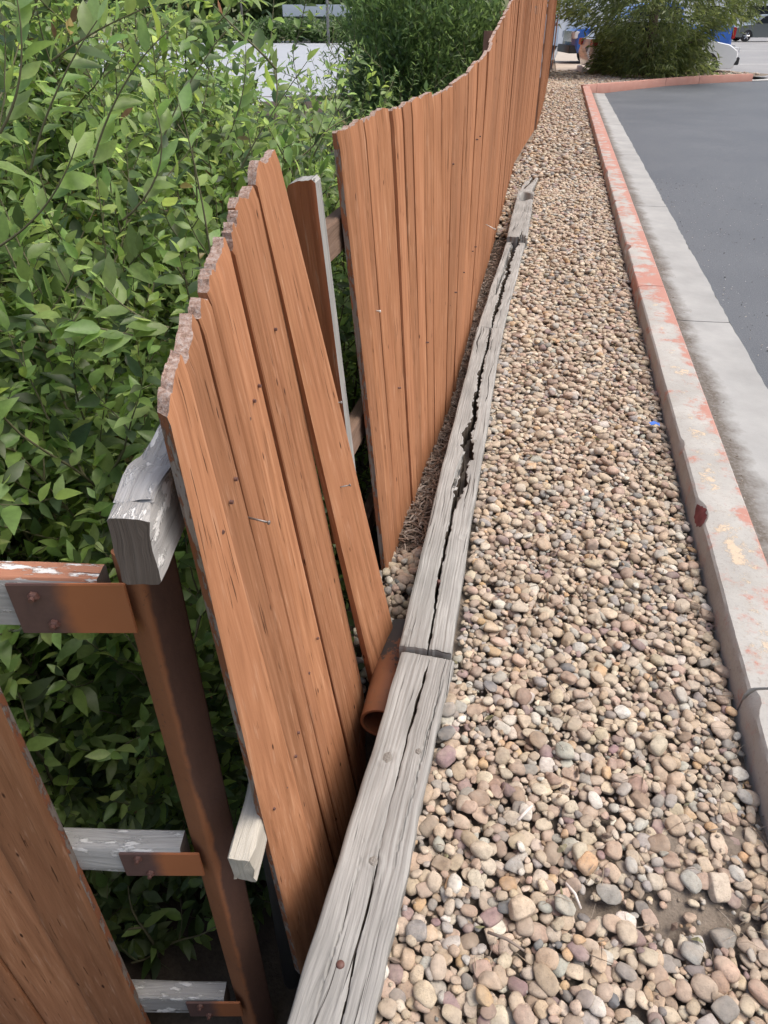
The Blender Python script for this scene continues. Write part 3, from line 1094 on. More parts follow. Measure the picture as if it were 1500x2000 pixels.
def stones_joined(name, frames, cols, sub, parent, seed):
    shapes, F = stone_shapes(sub, 20, seed)
    n, nv = len(frames), shapes.shape[1]
    V = np.empty((n, nv, 3))
    pick = rng.integers(0, 20, n)
    for i, (p, A) in enumerate(frames):
        V[i] = shapes[pick[i]] @ A + p
    FF = (F[None] + (np.arange(n) * nv)[:, None, None]).reshape(-1, 3)
    C = np.repeat(cols, nv, axis=0)
    o = npmesh(name, V.reshape(-1, 3), FF, [M['stone_att']], parent, col=C)
    o['kind'] = 'stuff'
    return o


bed = empty('gravel_bed', (0.6, 2, 0))
tag(bed, kind='structure')
topz = float(np.percentile(near.H[20:140, 210:700], 60))
SINK = topz + 0.004
fr_near = stone_mats(S_near, SINK)
fr_mid = stone_mats(S_mid, float(np.percentile(mid.H[12:100], 60)) + 0.004)
fr_far = stone_mats(S_far, float(np.percentile(far.H[8:60], 60)) + 0.0)
col_near = stone_cols(len(fr_near))
# the 300 that show largest are parts of their own
score = []
for i, s in enumerate(S_near):
    u, v, zc, a, b, c = s[:6]
    iu, iv = int(u / near.cell), int((v - near.y0) / near.cell)
    cover = near.H[min(iu, near.nu - 1), min(iv, near.nv - 1)] - (zc + c)
    p = fr_near[i][0]
    q = CAMH - p[2]
    dep = p[1] * _c + q * _s
    uu, vv = 750 + _F * p[0] / dep, 1000 + _F * (q * _c - p[1] * _s) / dep
    ok = cover < 0.004 and -10 < uu < 1510 and vv < 2010
    score.append((a * b) ** 0.5 / dep if ok else 0)
order = np.argsort(score)[::-1][:300]
single = set(int(i) for i in order)
shp, F3 = stone_shapes(3, 24, 77)
meshes = []
for k in range(24):
    o = npmesh('stone', shp[k], F3, [M['stone_obj']])
    meshes.append(o.data)
    bpy.data.objects.remove(o)
for i in order:
    p, A = fr_near[int(i)]
    o = bpy.data.objects.new('stone', meshes[int(rng.integers(0, 24))])
    COL.objects.link(o)
    o.parent = bed
    m = Matrix(((A[0][0], A[1][0], A[2][0], p[0]), (A[0][1], A[1][1], A[2][1], p[1]), (A[0][2], A[1][2], A[2][2], p[2]), (0, 0, 0, 1)))
    o.matrix_parent_inverse = bed.matrix_basis.inverted()
    o.matrix_basis = m
    o.color = (*col_near[int(i)], 1)
rest = [i for i in range(len(fr_near)) if i not in single]
# spill of stones behind the timbers, over the pipe
spill = []
for k in range(420):
    y = random.uniform(6.2, 9.3)
    xx = random.uniform(xf(y) + 0.0, xt(y) + 0.03)
    zz = trough(y) + 0.015 + random.uniform(0, 0.02)
    a = random.triangular(0.012, 0.034, 0.02)
    an = random.uniform(0, 3.14)
    spill.append((np.array([xx, y, zz]), np.array([(a * math.cos(an), a * math.sin(an), 0), (-a * .75 * math.sin(an), a * .75 * math.cos(an), 0), (0, 0.15 * a, a * .6)])))
for k in range(330):
    y = random.uniform(1.42, 2.0)
    xx = random.uniform(xf(y) - 0.03, xt(y) + 0.02)
    zz = trough(y) + 0.02 + random.uniform(0, 0.06) * (1 - abs(y - 1.7) / 0.35)
    a = random.triangular(0.009, 0.028, 0.016)
    ax = Vector((random.gauss(0, 1), random.gauss(0, 1), random.gauss(0, .3))).normalized()
    t = (Vector((0, 0, 1)) + Vector((random.gauss(0, .3), random.gauss(0, .3), 0))).normalized()
    ax = (ax - t * ax.dot(t)).normalized()
    spill.append((np.array([xx, y, zz]), np.array([ax * a, t.cross(ax) * a * .8, t * a * .6])))
fr = [fr_near[i] for i in rest] + fr_mid + spill
cols = np.vstack([col_near[rest], stone_cols(len(fr_mid)), stone_cols(len(spill)) * 0.85])
stones_joined('stones', fr, cols, 2, bed, 11)
# grit filling the lowest hollows
S_grit = near.drop(4200, sz(0.0022, 0.0036, 0.006), left=left_lim, cands=7)
fr_g = stone_mats(S_grit, SINK)
stones_joined('grit', fr_g, stone_cols(len(fr_g)) * rng.uniform(0.5, 1.0, (len(fr_g), 1)), 1, bed, 23)
# further stones: a coarser mesh, also on the island round the juniper
isl = []
for k in range(3200):
    y = random.uniform(20.0, 26.5)
    x0, x1 = xf(y), interp(y, [(19.8, 4.75), (20.2, 5.0), (22.1, 7.2), (23, 8.4), (23.95, 10.3), (25.0, 11.4), (27, 10.5)])
    x = random.uniform(x0, x1)
    a = random.uniform(0.03, 0.055)
    an = random.uniform(0, 3.14)
    isl.append((np.array([x, y, random.uniform(-0.015, 0.005)]), np.array([(a * math.cos(an), a * math.sin(an), 0), (-a * .8 * math.sin(an), a * .8 * math.cos(an), 0), (0.1 * a, 0, a * .6)])))
stones_joined('far_stones', fr_far + isl, stone_cols(len(fr_far) + len(isl)), 1, bed, 19)

# dry bits between the stones and in the trough
def litter(name, n, place, cols, ln, wd, lift=0.004):
    V, F, C = [], [], []
    for k in range(n):
        p = place()
        a = random.uniform(0, 2 * math.pi)
        L, w = random.uniform(*ln), random.uniform(*wd)
        tilt = random.gauss(0, 0.25)
        d = Vector((math.cos(a), math.sin(a), tilt)).normalized()
        s = d.cross(Vector((random.gauss(0, .4), random.gauss(0, .4), 1))).normalized()
        up = s.cross(d)
        mid_ = up * random.uniform(-0.15, 0.25) * L
        o = len(V)
        q = Vector(p) + Vector((0, 0, lift))
        for t, ww, mm in ((-0.5, 0.4, 0), (0, 1, 1), (0.5, 0.35, 0)):
            c = q + d * (t * L) + mid_ * mm
            V += [c + s * w * ww * .5, c - s * w * ww * .5, c + up * w * ww * 0.5]
        for j in (0, 3):
            for e, f in ((0, 1), (1, 2), (2, 0)):
                F.append((o + j + e, o + j + f, o + j + 3 + f, o + j + 3 + e))
        c = random.choice(cols)
        g = random.uniform(.7, 1.2)
        C += [tuple(x * g for x in c)] * 9
    o = npmesh(name, V, F, [M['litter']], col=np.array(C), smooth=False)
    return tag(o, kind='stuff')


def pl_stone():
    y = random.uniform(0.6, 5.5)
    u = random.uniform(0.02, left_lim(y))
    if y < 3.55:
        h = near.H[min(near.nu - 1, int(u / near.cell)), min(near.nv - 1, int((y - near.y0) / near.cell))] - SINK
    else:
        h = 0.0
    return (xk(y) - u, y, h)


def pl_kerb():
    y = random.uniform(0.7, 6.0)
    u = abs(random.gauss(0, 0.05)) + 0.01
    if y < 3.55:
        h = near.H[min(near.nu - 1, int(u / near.cell)), min(near.nv - 1, int((y - near.y0) / near.cell))] - SINK
    else:
        h = 0.0
    return (xk(y) - u, y, h)


DRY = [(.30, .24, .17), (.36, .31, .25), (.18, .13, .09), (.24, .2, .17)]
litter('twig_litter', 520, pl_stone, DRY, (0.02, 0.075), (0.0012, 0.003))
litter('straw_litter', 300, pl_kerb, DRY, (0.015, 0.07), (0.001, 0.0025))
litter('dry_leaf_litter', 230, pl_stone, [(.20, .13, .08), (.28, .2, .13), (.15, .15, .07), (.12, .08, .06)], (0.012, 0.028), (0.006, 0.014))


def pl_trough():
    y = random.triangular(1.6, 6.5, 2.2)
    x = random.uniform(xf(y) - 0.01, xt(y) + 0.01)
    return (x, y, trough(y) + random.uniform(0, 0.02))


litter('leaf_litter', 3200, pl_trough, [(.22, .15, .11), (.30, .23, .18), (.13, .09, .07), (.36, .31, .27)], (0.02, 0.06), (0.003, 0.009))


def pl_silt():
    y = random.uniform(1.2, 7)
    return (xk(y) + 0.19 + abs(random.gauss(0, 0.045)), y, -0.072)


litter('gutter_grit', 700, pl_silt, [(.12, .1, .08), (.2, .17, .14), (.3, .27, .22)], (0.004, 0.012), (0.003, 0.007), 0.001)


def pl_road():
    y = random.uniform(2.2, 9)
    return (xg(y) + random.triangular(0.0, 1.6, 0.05), y, -0.099)


litter('road_grit', 500, pl_road, [(.4, .4, .4), (.5, .5, .48), (.03, .03, .03)], (0.005, 0.014), (0.004, 0.01), 0.001)

# three pale sticks and a scrap that stand out on the stones
for lab, (u0, v0), (u1, v1), r_ in (('pale bleached stick broken in two beside a dark red stone', (1012, 1602), (1040, 1573), 0.0035), ('thin pale stick lying across the stones near the second one', (1105, 1725), (1135, 1775), 0.0028),
                                    ('long dark dry stem lying in the lower stones', (952, 1820), (1024, 1857), 0.003)):
    a, b = at_z(u0, v0, 0.022), at_z(u1, v1, 0.02)
    m_ = a.lerp(b, .5) + Vector((0.003, 0.002, 0.004))
    bb = MB()
    bb.tube([a, m_, b], [r_, r_ * 1.1, r_ * 0.7], 7)
    tag(bb.build('dry_stick', mat_plain('bleached_stick', (0.6, 0.55, 0.5) if 'pale' in lab else (0.2, 0.16, 0.13), 0.8), smooth=True), lab, 'stick')
p = at_z(1278, 829, 0.012)
bb = MB()
bb.grid([[p + Vector((-0.02 + 0.02 * i, -0.014 + 0.014 * j, 0.006 * math.sin(i * 2 + j * 3) + 0.004)) for i in range(3)] for j in range(3)])
tag(bb.build('wrapper_scrap', mat_plain('blue_plastic', (0.06, 0.16, 0.55), 0.35), smooth=True), 'tiny blue plastic wrapper scrap lying among the stones', 'litter')

# ------------------------------------------------------------------ boards, rails
def picket(parent, Lb, Lt, Rb, Rt, thick=0.018, nu=5, nv=6, seed=0, ear=0.012, jag=0.006, groove=0.0, name='picket', mats=None, sag=0.0, bot=None, ridge=None, grey=(False, False)):
    """front face runs between a left edge (Lb->Lt) and a right edge (Rb->Rt); it faces away from the bank"""
    r2 = random.Random(seed)
    Lb, Lt, Rb, Rt = map(Vector, (Lb, Lt, Rb, Rt))
    w = ((Rt - Lt).length + (Rb - Lb).length) / 2
    L = (Lt - Lb).length
    nrm = (Rb - Lb).cross(Lt - Lb).normalized()
    uo, vo = r2.uniform(0, 30), r2.uniform(0, 30)
    ph = [r2.uniform(0, 6.28) for _ in range(6)]
    gro = [(r2.uniform(0.08, 0.92), r2.uniform(0.003, 0.009), r2.uniform(0.4, 1.0), r2.uniform(0, 6.28)) for _ in range(4)]
    ctl = [r2.uniform(-jag, jag * 0.4) for _ in range(5)]
    tops = [interp(i / nu * 4, list(enumerate(ctl))) + r2.uniform(-jag, jag) * 0.16 for i in range(nu + 1)]
    front, back, uf = [], [], []
    for j in range(nv + 1):
        t = j / nv
        rf, rb, ru = [], [], []
        for i in range(nu + 1):
            a = i / nu
            p = Lb.lerp(Rb, a).lerp(Lt.lerp(Rt, a), t)
            along = (Lt - Lb).lerp(Rt - Rb, a).normalized()
            if j == nv:
                e = min(a, 1 - a) * w
                p = p + along * (tops[i] - max(0, ear - e))
            if j == 0 and bot: p = p + along * interp(a, bot)
            e = min(a, 1 - a) * w
            dz = -0.0035 * math.exp(-(e / 0.003)) if nu > 4 else 0
            if groove:
                for gc, gw, gd, gp in gro:
                    x = (a - gc - 0.025 * math.sin(3.1 * t + gp)) * w / gw
                    dz -= groove * gd * math.exp(-x * x) * (0.6 + 0.4 * math.sin(9 * t + gp))
                dz += groove * 0.35 * math.sin(a * 31 + ph[0] + math.sin(t * 5 + ph[1]))
                dz += 0.0016 * math.sin(t * 7 + ph[2]) * math.sin(a * 4 + ph[3])
            if ridge:
                rc, rw, rh = ridge
                dz += rh * math.exp(-(((a - rc) * w) / rw) ** 2)
            dz += sag * math.sin(math.pi * t)
            if j == nv: dz -= 0.003
            rf.append(p + nrm * dz)
            rb.append(p - nrm * thick)
            ru.append((a * w + uo, t * L + vo))
        front.append(rf)
        back.append(rb)
        uf.append(ru)
    b = MB()
    b.grid(front, 0, uf)
    b.grid(back, 0, uf, True)
    for k in (0, nu):
        pts = [[front[j][k], back[j][k]] for j in range(nv + 1)]
        uvs = [[(uo + 5, uf[j][k][1]), (uo + 5 + thick, uf[j][k][1])] for j in range(nv + 1)]
        b.grid(pts, 1 if mats or grey[0 if k == 0 else 1] else 0, uvs, k != 0)
    for j in (0, nv):
        pts = [front[j], back[j]]
        uvs = [[(uf[j][i][0], uo + 0.0) for i in range(nu + 1)], [(uf[j][i][0], uo + thick * 6) for i in range(nu + 1)]]
        b.grid(pts, 1 if j == 0 or mats else 2, uvs)
    o = b.build(name, mats or [M['stain'], M['edge'], M['fuzz']], parent, auto=35 if nu > 4 else None)
    return o


def beam(name, parent, P0, P1, w, h, mats, seg=10, seed=0, wob=0.002, ends=True, mtop=0, mend=1, up=Vector((0, 0, 1)), broken=0.0):
    """squared rail: P0 near end centre, P1 far end centre"""
    r2 = random.Random(seed)
    P0, P1 = Vector(P0), Vector(P1)
    d = (P1 - P0).normalized()
    s = d.cross(up).normalized()
    t = s.cross(d)
    L = (P1 - P0).length
    b = MB()
    prof = [(-1, -1), (1, -1), (1, 1), (-1, 1)]
    c = 0.0035
    ring_off = []
    for k in range(4):
        x, y = prof[k]
        x2, y2 = prof[(k + 1) % 4]
        ln = w if y == y2 else h
        for f in (c / ln, 0.25, 0.5, 0.75, 1 - c / ln):
            ring_off.append((lerp(x, x2, f) * w / 2, lerp(y, y2, f) * h / 2, k))
    rows, uvr = [], []
    uo = r2.uniform(0, 20)
    m = len(ring_off)
    jit = [[r2.gauss(0, wob) for _ in range(m)] for _ in range(seg + 1)]
    for i in range(seg + 1):
        p = P0.lerp(P1, i / seg)
        row, uu = [], []
        acc = 0
        for j in range(m + 1):
            px, py, k = ring_off[j % m]
            q = p + s * (px + jit[i][j % m] * (0.6 if abs(px) < w * .45 else 1)) + t * (py + jit[i][(j * 7) % m] * 0.6)
            if i == 0 and broken: q = q + d * abs(math.sin(py / h * 17 + 1)) * broken + d * r2.uniform(0, broken * .6)
            row.append(q)
            uu.append((uo + j * (2 * (w + h)) / m, uo + L * i / seg))
        rows.append(row)
        uvr.append(uu)
    # faces by side so the top can carry its own material
    for j in range(m):
        k = ring_off[j][2]
        b.grid([[rows[i][j], rows[i][j + 1]] for i in range(seg + 1)], mtop if k == 2 else 0, [[uvr[i][j], uvr[i][j + 1]] for i in range(seg + 1)])
    for i, fl in ((0, False), (seg, True)):
        ctr = sum((rows[i][j] for j in range(m)), Vector()) / m
        uvs = [(uo + ring_off[j][0], uo + ring_off[j][1]) for j in range(m)] + [(uo, uo)]
        fs = [(j, (j + 1) % m, m) for j in range(m)]
        b.add([rows[i][j] for j in range(m)] + [ctr], fs, mend, uvs)
    return b.build(name, mats, parent, auto=40)


def nail(parent, p, d, L=0.03, r=0.0016, mat=None):
    p, d = Vector(p), Vector(d).normalized()
    b = MB()
    b.tube([p - d * 0.01, p + d * L * 0.96], r, 8)
    b.tube([p + d * L * 0.95, p + d * L, p + d * (L + 0.0015)], [r * 2.2, r * 2.4, r * 1.6], 10)
    return b.build('nail', mat or M['nail'], parent, smooth=True)


# --- the leaning broken panel: six edges traced as straight lines in space
lean = empty('broken_fence_panel', (-0.2, 0.9, -0.6))
tag(lean, 'broken rust red fence panel leaning over beside the grey timber, its rails sticking out', 'fence panel')


def edge_line(p_top, p_bot, ytop, rake=0.13, length=1.78):
    T = at_y(*p_top, ytop)
    y2 = ytop
    for _ in range(12):
        B = at_y(*p_bot, y2)
        y2 = ytop + rake * (T.z - B.z)
    d = (B - T).normalized()
    return T, T + d * length


E_ = {
    'L': edge_line((320, 768), (566, 1815), 0.59),
    'A': edge_line((366, 700), (608, 1640), 0.70),
    'M': edge_line((396, 612), (612, 1500), 0.83),
    'B': edge_line((424, 518), (640, 1444), 0.945),
    'C': edge_line((452, 460), (664, 1388), 1.05),
    'D': edge_line((470, 395), (672, 1270), 1.15),
    'E': edge_line((504, 342), (672, 1150), 1.262, 0.12),
    'G': edge_line((490, 338), (720, 1305), 1.25, 0.12),
    'F': edge_line((538, 296), (742, 1128), 1.42, 0.12),
}
def mid_edge(a, b, f):
    return E_[a][0].lerp(E_[b][0], f), E_[a][1].lerp(E_[b][1], f)


E_['N'], E_['H'], E_['K'] = mid_edge('M', 'B', 0.52), mid_edge('C', 'D', 0.5), mid_edge('L', 'A', 0.56)
pairs = ['LA', 'AM', 'MN', 'NB', 'BC', 'CH', 'HD', 'DE', 'GF']


def cut(k, pb_, yb_):
    """how far short of full length the edge ends"""
    T, B = E_[k]
    best = min(range(0, 1800, 5), key=lambda q: abs(at_uv((T + (B - T).normalized() * (q / 1000)))[1] - pb_))
    return 1.78 - best / 1000


def at_uv(p):
    q = CAMH - p.z
    dep = p.y * _c + q * _s
    return 750 + _F * p.x / dep, 1000 + _F * (q * _c - p.y * _s) / dep


tl = [0.012, 0.0, 0.01, 0.0, 0.015, -0.01, 0.0]
toff = {'LA': (-0.008, 0.01), 'AM': (-0.015, 0.02), 'MN': (0.0, 0.006), 'NB': (0.006, 0.012), 'BC': (0.0, 0.008), 'CH': (0.0, 0.0), 'HD': (-0.004, -0.004), 'DE': (0.0, -0.005), 'GF': (0.008, 0.012)}
for i in range(len(pairs)):
    a, b = pairs[i]
    Lt, Lb = E_[a]
    Rt, Rb = E_[b]
    n = (Rb - Lb).cross(Lt - Lb).normalized()
    # alternate boards stand a little proud so each joint throws a line
    k = (0.0, -0.005, -0.002, -0.0005, -0.005, 0.0015, 0.0, -0.004, 0.008)[i]
    g = 0.0019 if i not in (1, 2, 5) else 0.0008
    dirw = (Rt - Lt).normalized()
    o1, o2 = toff[a + b]
    upL, upR = (Lt - Lb).normalized(), (Rt - Rb).normalized()
    bot = None
    if i == 8:
        bot = [(0, cut('G', 1300, 0)), (1, cut('F', 1132, 0))]
    if i == 7:
        bot = [(0, cut('D', 1420, 0)), (0.6, cut('E', 1330, 0)), (1, cut('E', 1250, 0))]
    if i in (5, 6):
        bot = [(0, 0.25), (1, 0.3)]
    picket(lean, Lb + n * k + dirw * g, Lt + n * k + dirw * g + upL * o1, Rb + n * k - dirw * g, Rt + n * k - dirw * g + upR * o2, thick=0.02, nu=18, nv=60, seed=31 + i, ear=0.014, jag=0.013, groove=0.0012, bot=bot,
           ridge=(0.55, 0.012, 0.004) if i in (1,) else None, grey=(i == 0, i == len(pairs) - 1))


def on_face(a, b, s, t, off=0.0):
    Lt, Lb = E_[a]
    Rt, Rb = E_[b]
    n = (Rb - Lb).cross(Lt - Lb).normalized()
    return Lt.lerp(Rt, s).lerp(Lb.lerp(Rb, s), t) + n * off, n


RB0 = [M['rail'], M['rail_end']]
# rails on the back of the panel, near ends free
pa, n_ = on_face('L', 'A', -0.55, 0.135, -0.04)
pb_, _n = on_face('C', 'D', 1.0, 0.11, -0.042)
r1a = Vector((-0.255, 0.57, 1.0))
r1b = pb_.copy()
beam('rail', lean, r1a, r1b, 0.040, 0.088, RB0, 24, 3, 0.0012)
# split lifting on top of the rail's end
sb = MB()
d_ = (r1b - r1a).normalized()
s_ = d_.cross(Vector((0, 0, 1))).normalized()
rows = []
for i in range(7):
    p = r1a + d_ * (0.025 + 0.018 * i) + Vector((0, 0, 0.046 + 0.006 * math.sin(i * .8)))
    rows.append([p + s_ * x + Vector((0, 0, 0.003 * math.sin(i + x * 90))) for x in (-0.021, -0.008, 0.008, 0.021)])
sb.grid(rows, 0, [[(x, i * 0.02) for x in (0, .013, .029, .042)] for i in range(7)])
rows2 = [[q - Vector((0, 0, 0.004)) for q in r] for r in rows]
sb.grid(rows2, 0, None, True)
sb.build('rail_splinter', M['rail'], lean, smooth=True)
p2, _n = on_face('C', 'D', 1.0, 0.52, -0.045)
beam('rail', lean, Vector((-0.243, 0.64, 0.25)), p2, 0.040, 0.088, [M['fresh_wood'], M['fresh_wood']], 24, 5, 0.0012, broken=0.005)
for a, b, s, t, d2, L in (('A', 'M', 0.95, 0.185, (0.95, -0.25, -0.1), 0.028), ('G', 'F', 0.35, 0.40, (0.9, 0.1, 0.15), 0.03)):
    p, n = on_face(a, b, s, t, 0.0)
    nail(lean, p, d2, L)
p, n = on_face('G', 'F', 0.93, 0.30, 0)
nail(lean, p, (0.9, -.3, .2), 0.016)

for a_, b_ in ('LA', 'AM', 'NB', 'BC', 'HD', 'DE'):
    for s_a in (0.3, 0.72):
        for t_a in (0.13, 0.5):
            if random.random() < .4: continue
            p, n = on_face(a_, b_, s_a, t_a, 0.0005)
            nb = MB()
            nb.tube([p - n * 0.004, p + n * 0.0006], [0.0032, 0.0028], 8)
            nb.build('nail_head', M['rust_dark'], lean)
# --- the loose plank standing in the gap
gap = empty('loose_plank', (-0.05, 1.72, -0.3))
tag(gap, 'dark red plank with a grey edge standing loose in the gap of the fence', 'plank')
Lt_, Rt_ = at_y(556, 360, 1.70), at_y(613, 352, 1.67)
Lb_, Rb_ = at_y(634, 960, 1.80), at_y(691, 965, 1.77)
picket(gap, Lb_ + (Lb_ - Lt_) * 0.25, Lt_, Rb_ + (Rb_ - Rt_) * 0.25, Rt_, thick=0.038, nu=10, nv=16, seed=91, ear=0.006, jag=0.01, groove=0.0008, name='plank', mats=[M['stain_red'], M['timber']])

# --- the long fence
TOPZ = [(1.8, 1.227), (2.94, 1.235), (4.02, 1.295), (4.65, 1.38), (5.96, 1.535), (7.3, 1.66), (9.0, 1.8), (12, 1.84), (30, 1.86)]
LEAN = [(1.8, -0.13), (2.4, -0.085), (3.2, -0.03), (4.2, 0.0), (40, 0.0)]


def fence_run(root, y0, y1, w, seed0, hi, xoff=0.0, topf=None, zb=None):
    r2 = random.Random(seed0)
    y, k = y0, 0
    while y < y1 - 0.02:
        ww = w * (r2.uniform(0.8, 1.0) if r2.random() < 0.55 else r2.uniform(0.45, 0.7))
        sl = (xf(y + 0.1) - xf(y)) / 0.1
        dy = ww / math.sqrt(1 + sl * sl)
        gp_ = 0.0011 if y < 4 else 0.0005
        ya, yb = y + gp_, min(y + dy, y1) - gp_
        zt = (topf or (lambda q: interp(q, TOPZ)))((ya + yb) / 2) + r2.uniform(-0.004, 0.004)
        zbt = trough(y) - 0.03 if zb is None else zb
        xa, xb = xf(ya) + xoff, xf(yb) + xoff
        prd = r2.uniform(-0.005, 0.005) if y < 4.5 else r2.uniform(-0.0025, 0.0025)
        n = Vector((1, -sl, 0)).normalized() * prd
        la, lb = interp(ya, LEAN), interp(yb, LEAN)
        j = r2.uniform(-0.006, 0.006)
        tz = (interp(yb, TOPZ) - interp(ya, TOPZ)) * 0.5 / 0.17
        nu, nv, gr = (16, 30, 0.0011) if y < 3.2 and hi else ((9, 10, 0.0008) if y < 6 and hi else (3, 2, 0))
        picket(root, Vector((xa, ya, zbt)) + n, Vector((xa + la + j, ya + 0.02, zt - tz * .17 if not topf else zt)) + n, Vector((xb, yb, zbt)) + n, Vector((xb + lb + j, yb + 0.02, zt + tz * .17 if not topf else zt)) + n,
               thick=0.019, nu=nu, nv=nv, seed=seed0 * 100 + k, ear=0.005 if y < 3 else 0.002, jag=0.008 if y < 3 else 0.003, groove=gr, grey=(k == 0 and hi, False))
        y += dy
        k += 1


fence = empty('picket_fence', (0.01, 1.87, -0.15))
tag(fence, 'long rust red picket fence running beside the stones, its top dipping in the middle', 'fence')
fence_run(fence, 1.87, 12.35, 0.138, 5, True)
for zr0, zr1 in ((0.98, 1.5), (0.42, 0.9), (0.0, 0.35)):
    pts = [(y, xf(y) + interp(y, LEAN) * (0.5 if zr0 < .9 else 0.85) - 0.042, interp(y, [(1.7, zr0), (5, zr0 + 0.12), (9, zr1)])) for y in (1.80, 4.1, 6.6, 9.3, 12.3)]
    for i in range(4):
        a, b = pts[i], pts[i + 1]
        beam('rail', fence, (a[1], a[0], a[2]), (b[1], b[0] - 0.01, b[2]), 0.038, 0.086, [M['rail_brown'], M['rail_end']], 6, 60 + i, 0.001)
for y in (3.0, 5.4, 7.8, 10.2):
    b = MB()
    x = xf(y) - 0.11
    b.tube([(x, y, -1.0), (x, y, interp(y, TOPZ) - 0.1)], 0.03, 12)
    b.build('fence_post', M['rust'], fence, smooth=True)
for k_ in range(17):
    y = 1.95 + k_ * 0.14
    for zz in (0.42, 0.98):
        if random.random() < .55: continue
        q = Vector((xf(y) + interp(y, LEAN) * (zz + .17) / 1.38 + 0.006, y + random.uniform(-.02, .02), zz + random.uniform(-.02, .02)))
        nb = MB()
        nb.tube([q - Vector((0.012, 0, 0)), q + Vector((0.0005, 0, 0))], [0.0034, 0.003], 8)
        nb.build('nail_head', M['rust_dark'], fence)
# nails that work loose from the long fence
for u, v, y, d2, L in ((735, 607, 2.06, (.8, -.6, .1), 0.014), (757, 950, 2.04, (.8, -.6, .1), 0.006), (952, 440, 4.25, (.9, -.3, -.4), 0.05)):
    q = at_y(u, v, y)
    nail(fence, q, d2, L, 0.0018 if L < .03 else 0.0025, mat_plain('bright_nail', (0.6, 0.58, 0.55), 0.4, 0.3))
# boards patched on behind the fence
for i, (u0, u1, v0, y) in enumerate(((944, 968, 58, 7.0), (966, 988, 20, 8.0))):
    a, b = at_y(u0, v0, y), at_y(u1, v0, y)
    picket(fence, (a.x, y, -0.3), (a.x, y, a.z), (b.x, y + 0.02, -0.3), (b.x, y + 0.02, b.z), thick=0.02, nu=3, nv=2, seed=800 + i, ear=0.0, jag=0.003, name='patch_board')
fence2 = empty('picket_fence', (2.3, 12.4, 0))
tag(fence2, 'far picket fence section standing beyond the dark vertical joint', 'fence')
fence_run(fence2, 12.42, 27.2, 0.142, 6, False, 0.03)
for zr in (0.35, 1.5):
    b = MB()
    beam('rail', fence2, (xf(12.5) - 0.02, 12.5, zr), (xf(27.1) - 0.02, 27.1, zr), 0.038, 0.086, [M['stain'], M['edge']], 4, 71, 0.0)
fence3 = empty('picket_fence', (5.5, 27.4, 0))
tag(fence3, 'last low stretch of picket fence at the end of the gravel path', 'fence')
fence_run(fence3, 27.6, 31.4, 0.145, 8, False, 0.09, topf=lambda q: 1.48, zb=-0.03)
beam('rail', fence3, (xf(27.6) + 0.05, 27.6, 1.2), (xf(31.3) + 0.05, 31.3, 1.2), 0.038, 0.086, [M['stain'], M['edge']], 4, 72, 0.0)

# --- corner post of steel pipe with its three strap brackets
post = empty('steel_post', (-0.335, 0.775, -0.85))
tag(post, 'rusty steel corner post with orange paint and three bolted rail brackets', 'post')
b = MB()
ring = []
for cx_, cy_, a0 in ((1, -1, -90), (1, 1, 0), (-1, 1, 90), (-1, -1, 180)):
    for q in (0, 30, 60, 90):
        ring.append((0.024 * cx_ + 0.008 * math.cos(R(a0 + q)), 0.024 * cy_ + 0.008 * math.sin(R(a0 + q))))
ring.append(ring[0])
b.grid([[(x, y, z) for x, y in ring] for z in (0, 0.5, 1.0, 1.5, 1.695)])
b.add([(x, y, 1.695) for x, y in ring[:-1]], [list(range(16))])
o = b.build('steel_tube', M['rust'], None, auto=35)
o.parent = post
o.rotation_euler = (0, 0, R(-38.5))


def bracket_mat():
    n = N('bracket_paint')
    p = n.obj()
    s = n.sep(p)
    w = n.noise(p, 16, 4)
    f = n.ramp(n.math('ADD', n.math('MULTIPLY', s[0], 7.0), n.math('MULTIPLY', n.math('SUBTRACT', w, 0.5), 0.25)), [(0.38, 0), (0.62, 1)])
    f.node.color_ramp.interpolation = 'EASE'
    c = n.mix(f, n.mix(n.noise(p, 60, 4, .7), (0.075, 0.042, 0.038), (0.13, 0.075, 0.065)), n.mix(n.noise(p, 9, 3), (0.30, 0.105, 0.04), (0.37, 0.14, 0.06)))
    return n.fin(c, 0.55, 0.4)


MBR = bracket_mat()
BR = []
for z, x0, x1, hh in ((0.772, -0.515, -0.352, 0.092), (0.105, -0.505, -0.352, 0.078), (-0.565, -0.485, -0.352, 0.078)):
    b = MB()
    W_ = x1 - x0
    b.box((-0.0 + 0.0, -0.0025, -hh / 2), (W_, 0.0025, hh / 2))
    o = b.build('bracket', MBR, None, bevel=0.0012)
    o.parent = post
    o.location = (x0 - post.location.x, 0.7335 - post.location.y, z - post.location.z)
    for bx, bz in ((0.035, 0.026), (0.05, -0.026)):
        q = MB()
        q.tube([(bx, -0.001, bz), (bx, -0.007, bz), (bx, -0.009, bz)], [0.0085, 0.008, 0.005], 6)
        q.tube([(bx, -0.008, bz), (bx, -0.014, bz)], 0.004, 8)
        bo = q.build('bolt', M['rust_dark'], None)
        bo.parent = o
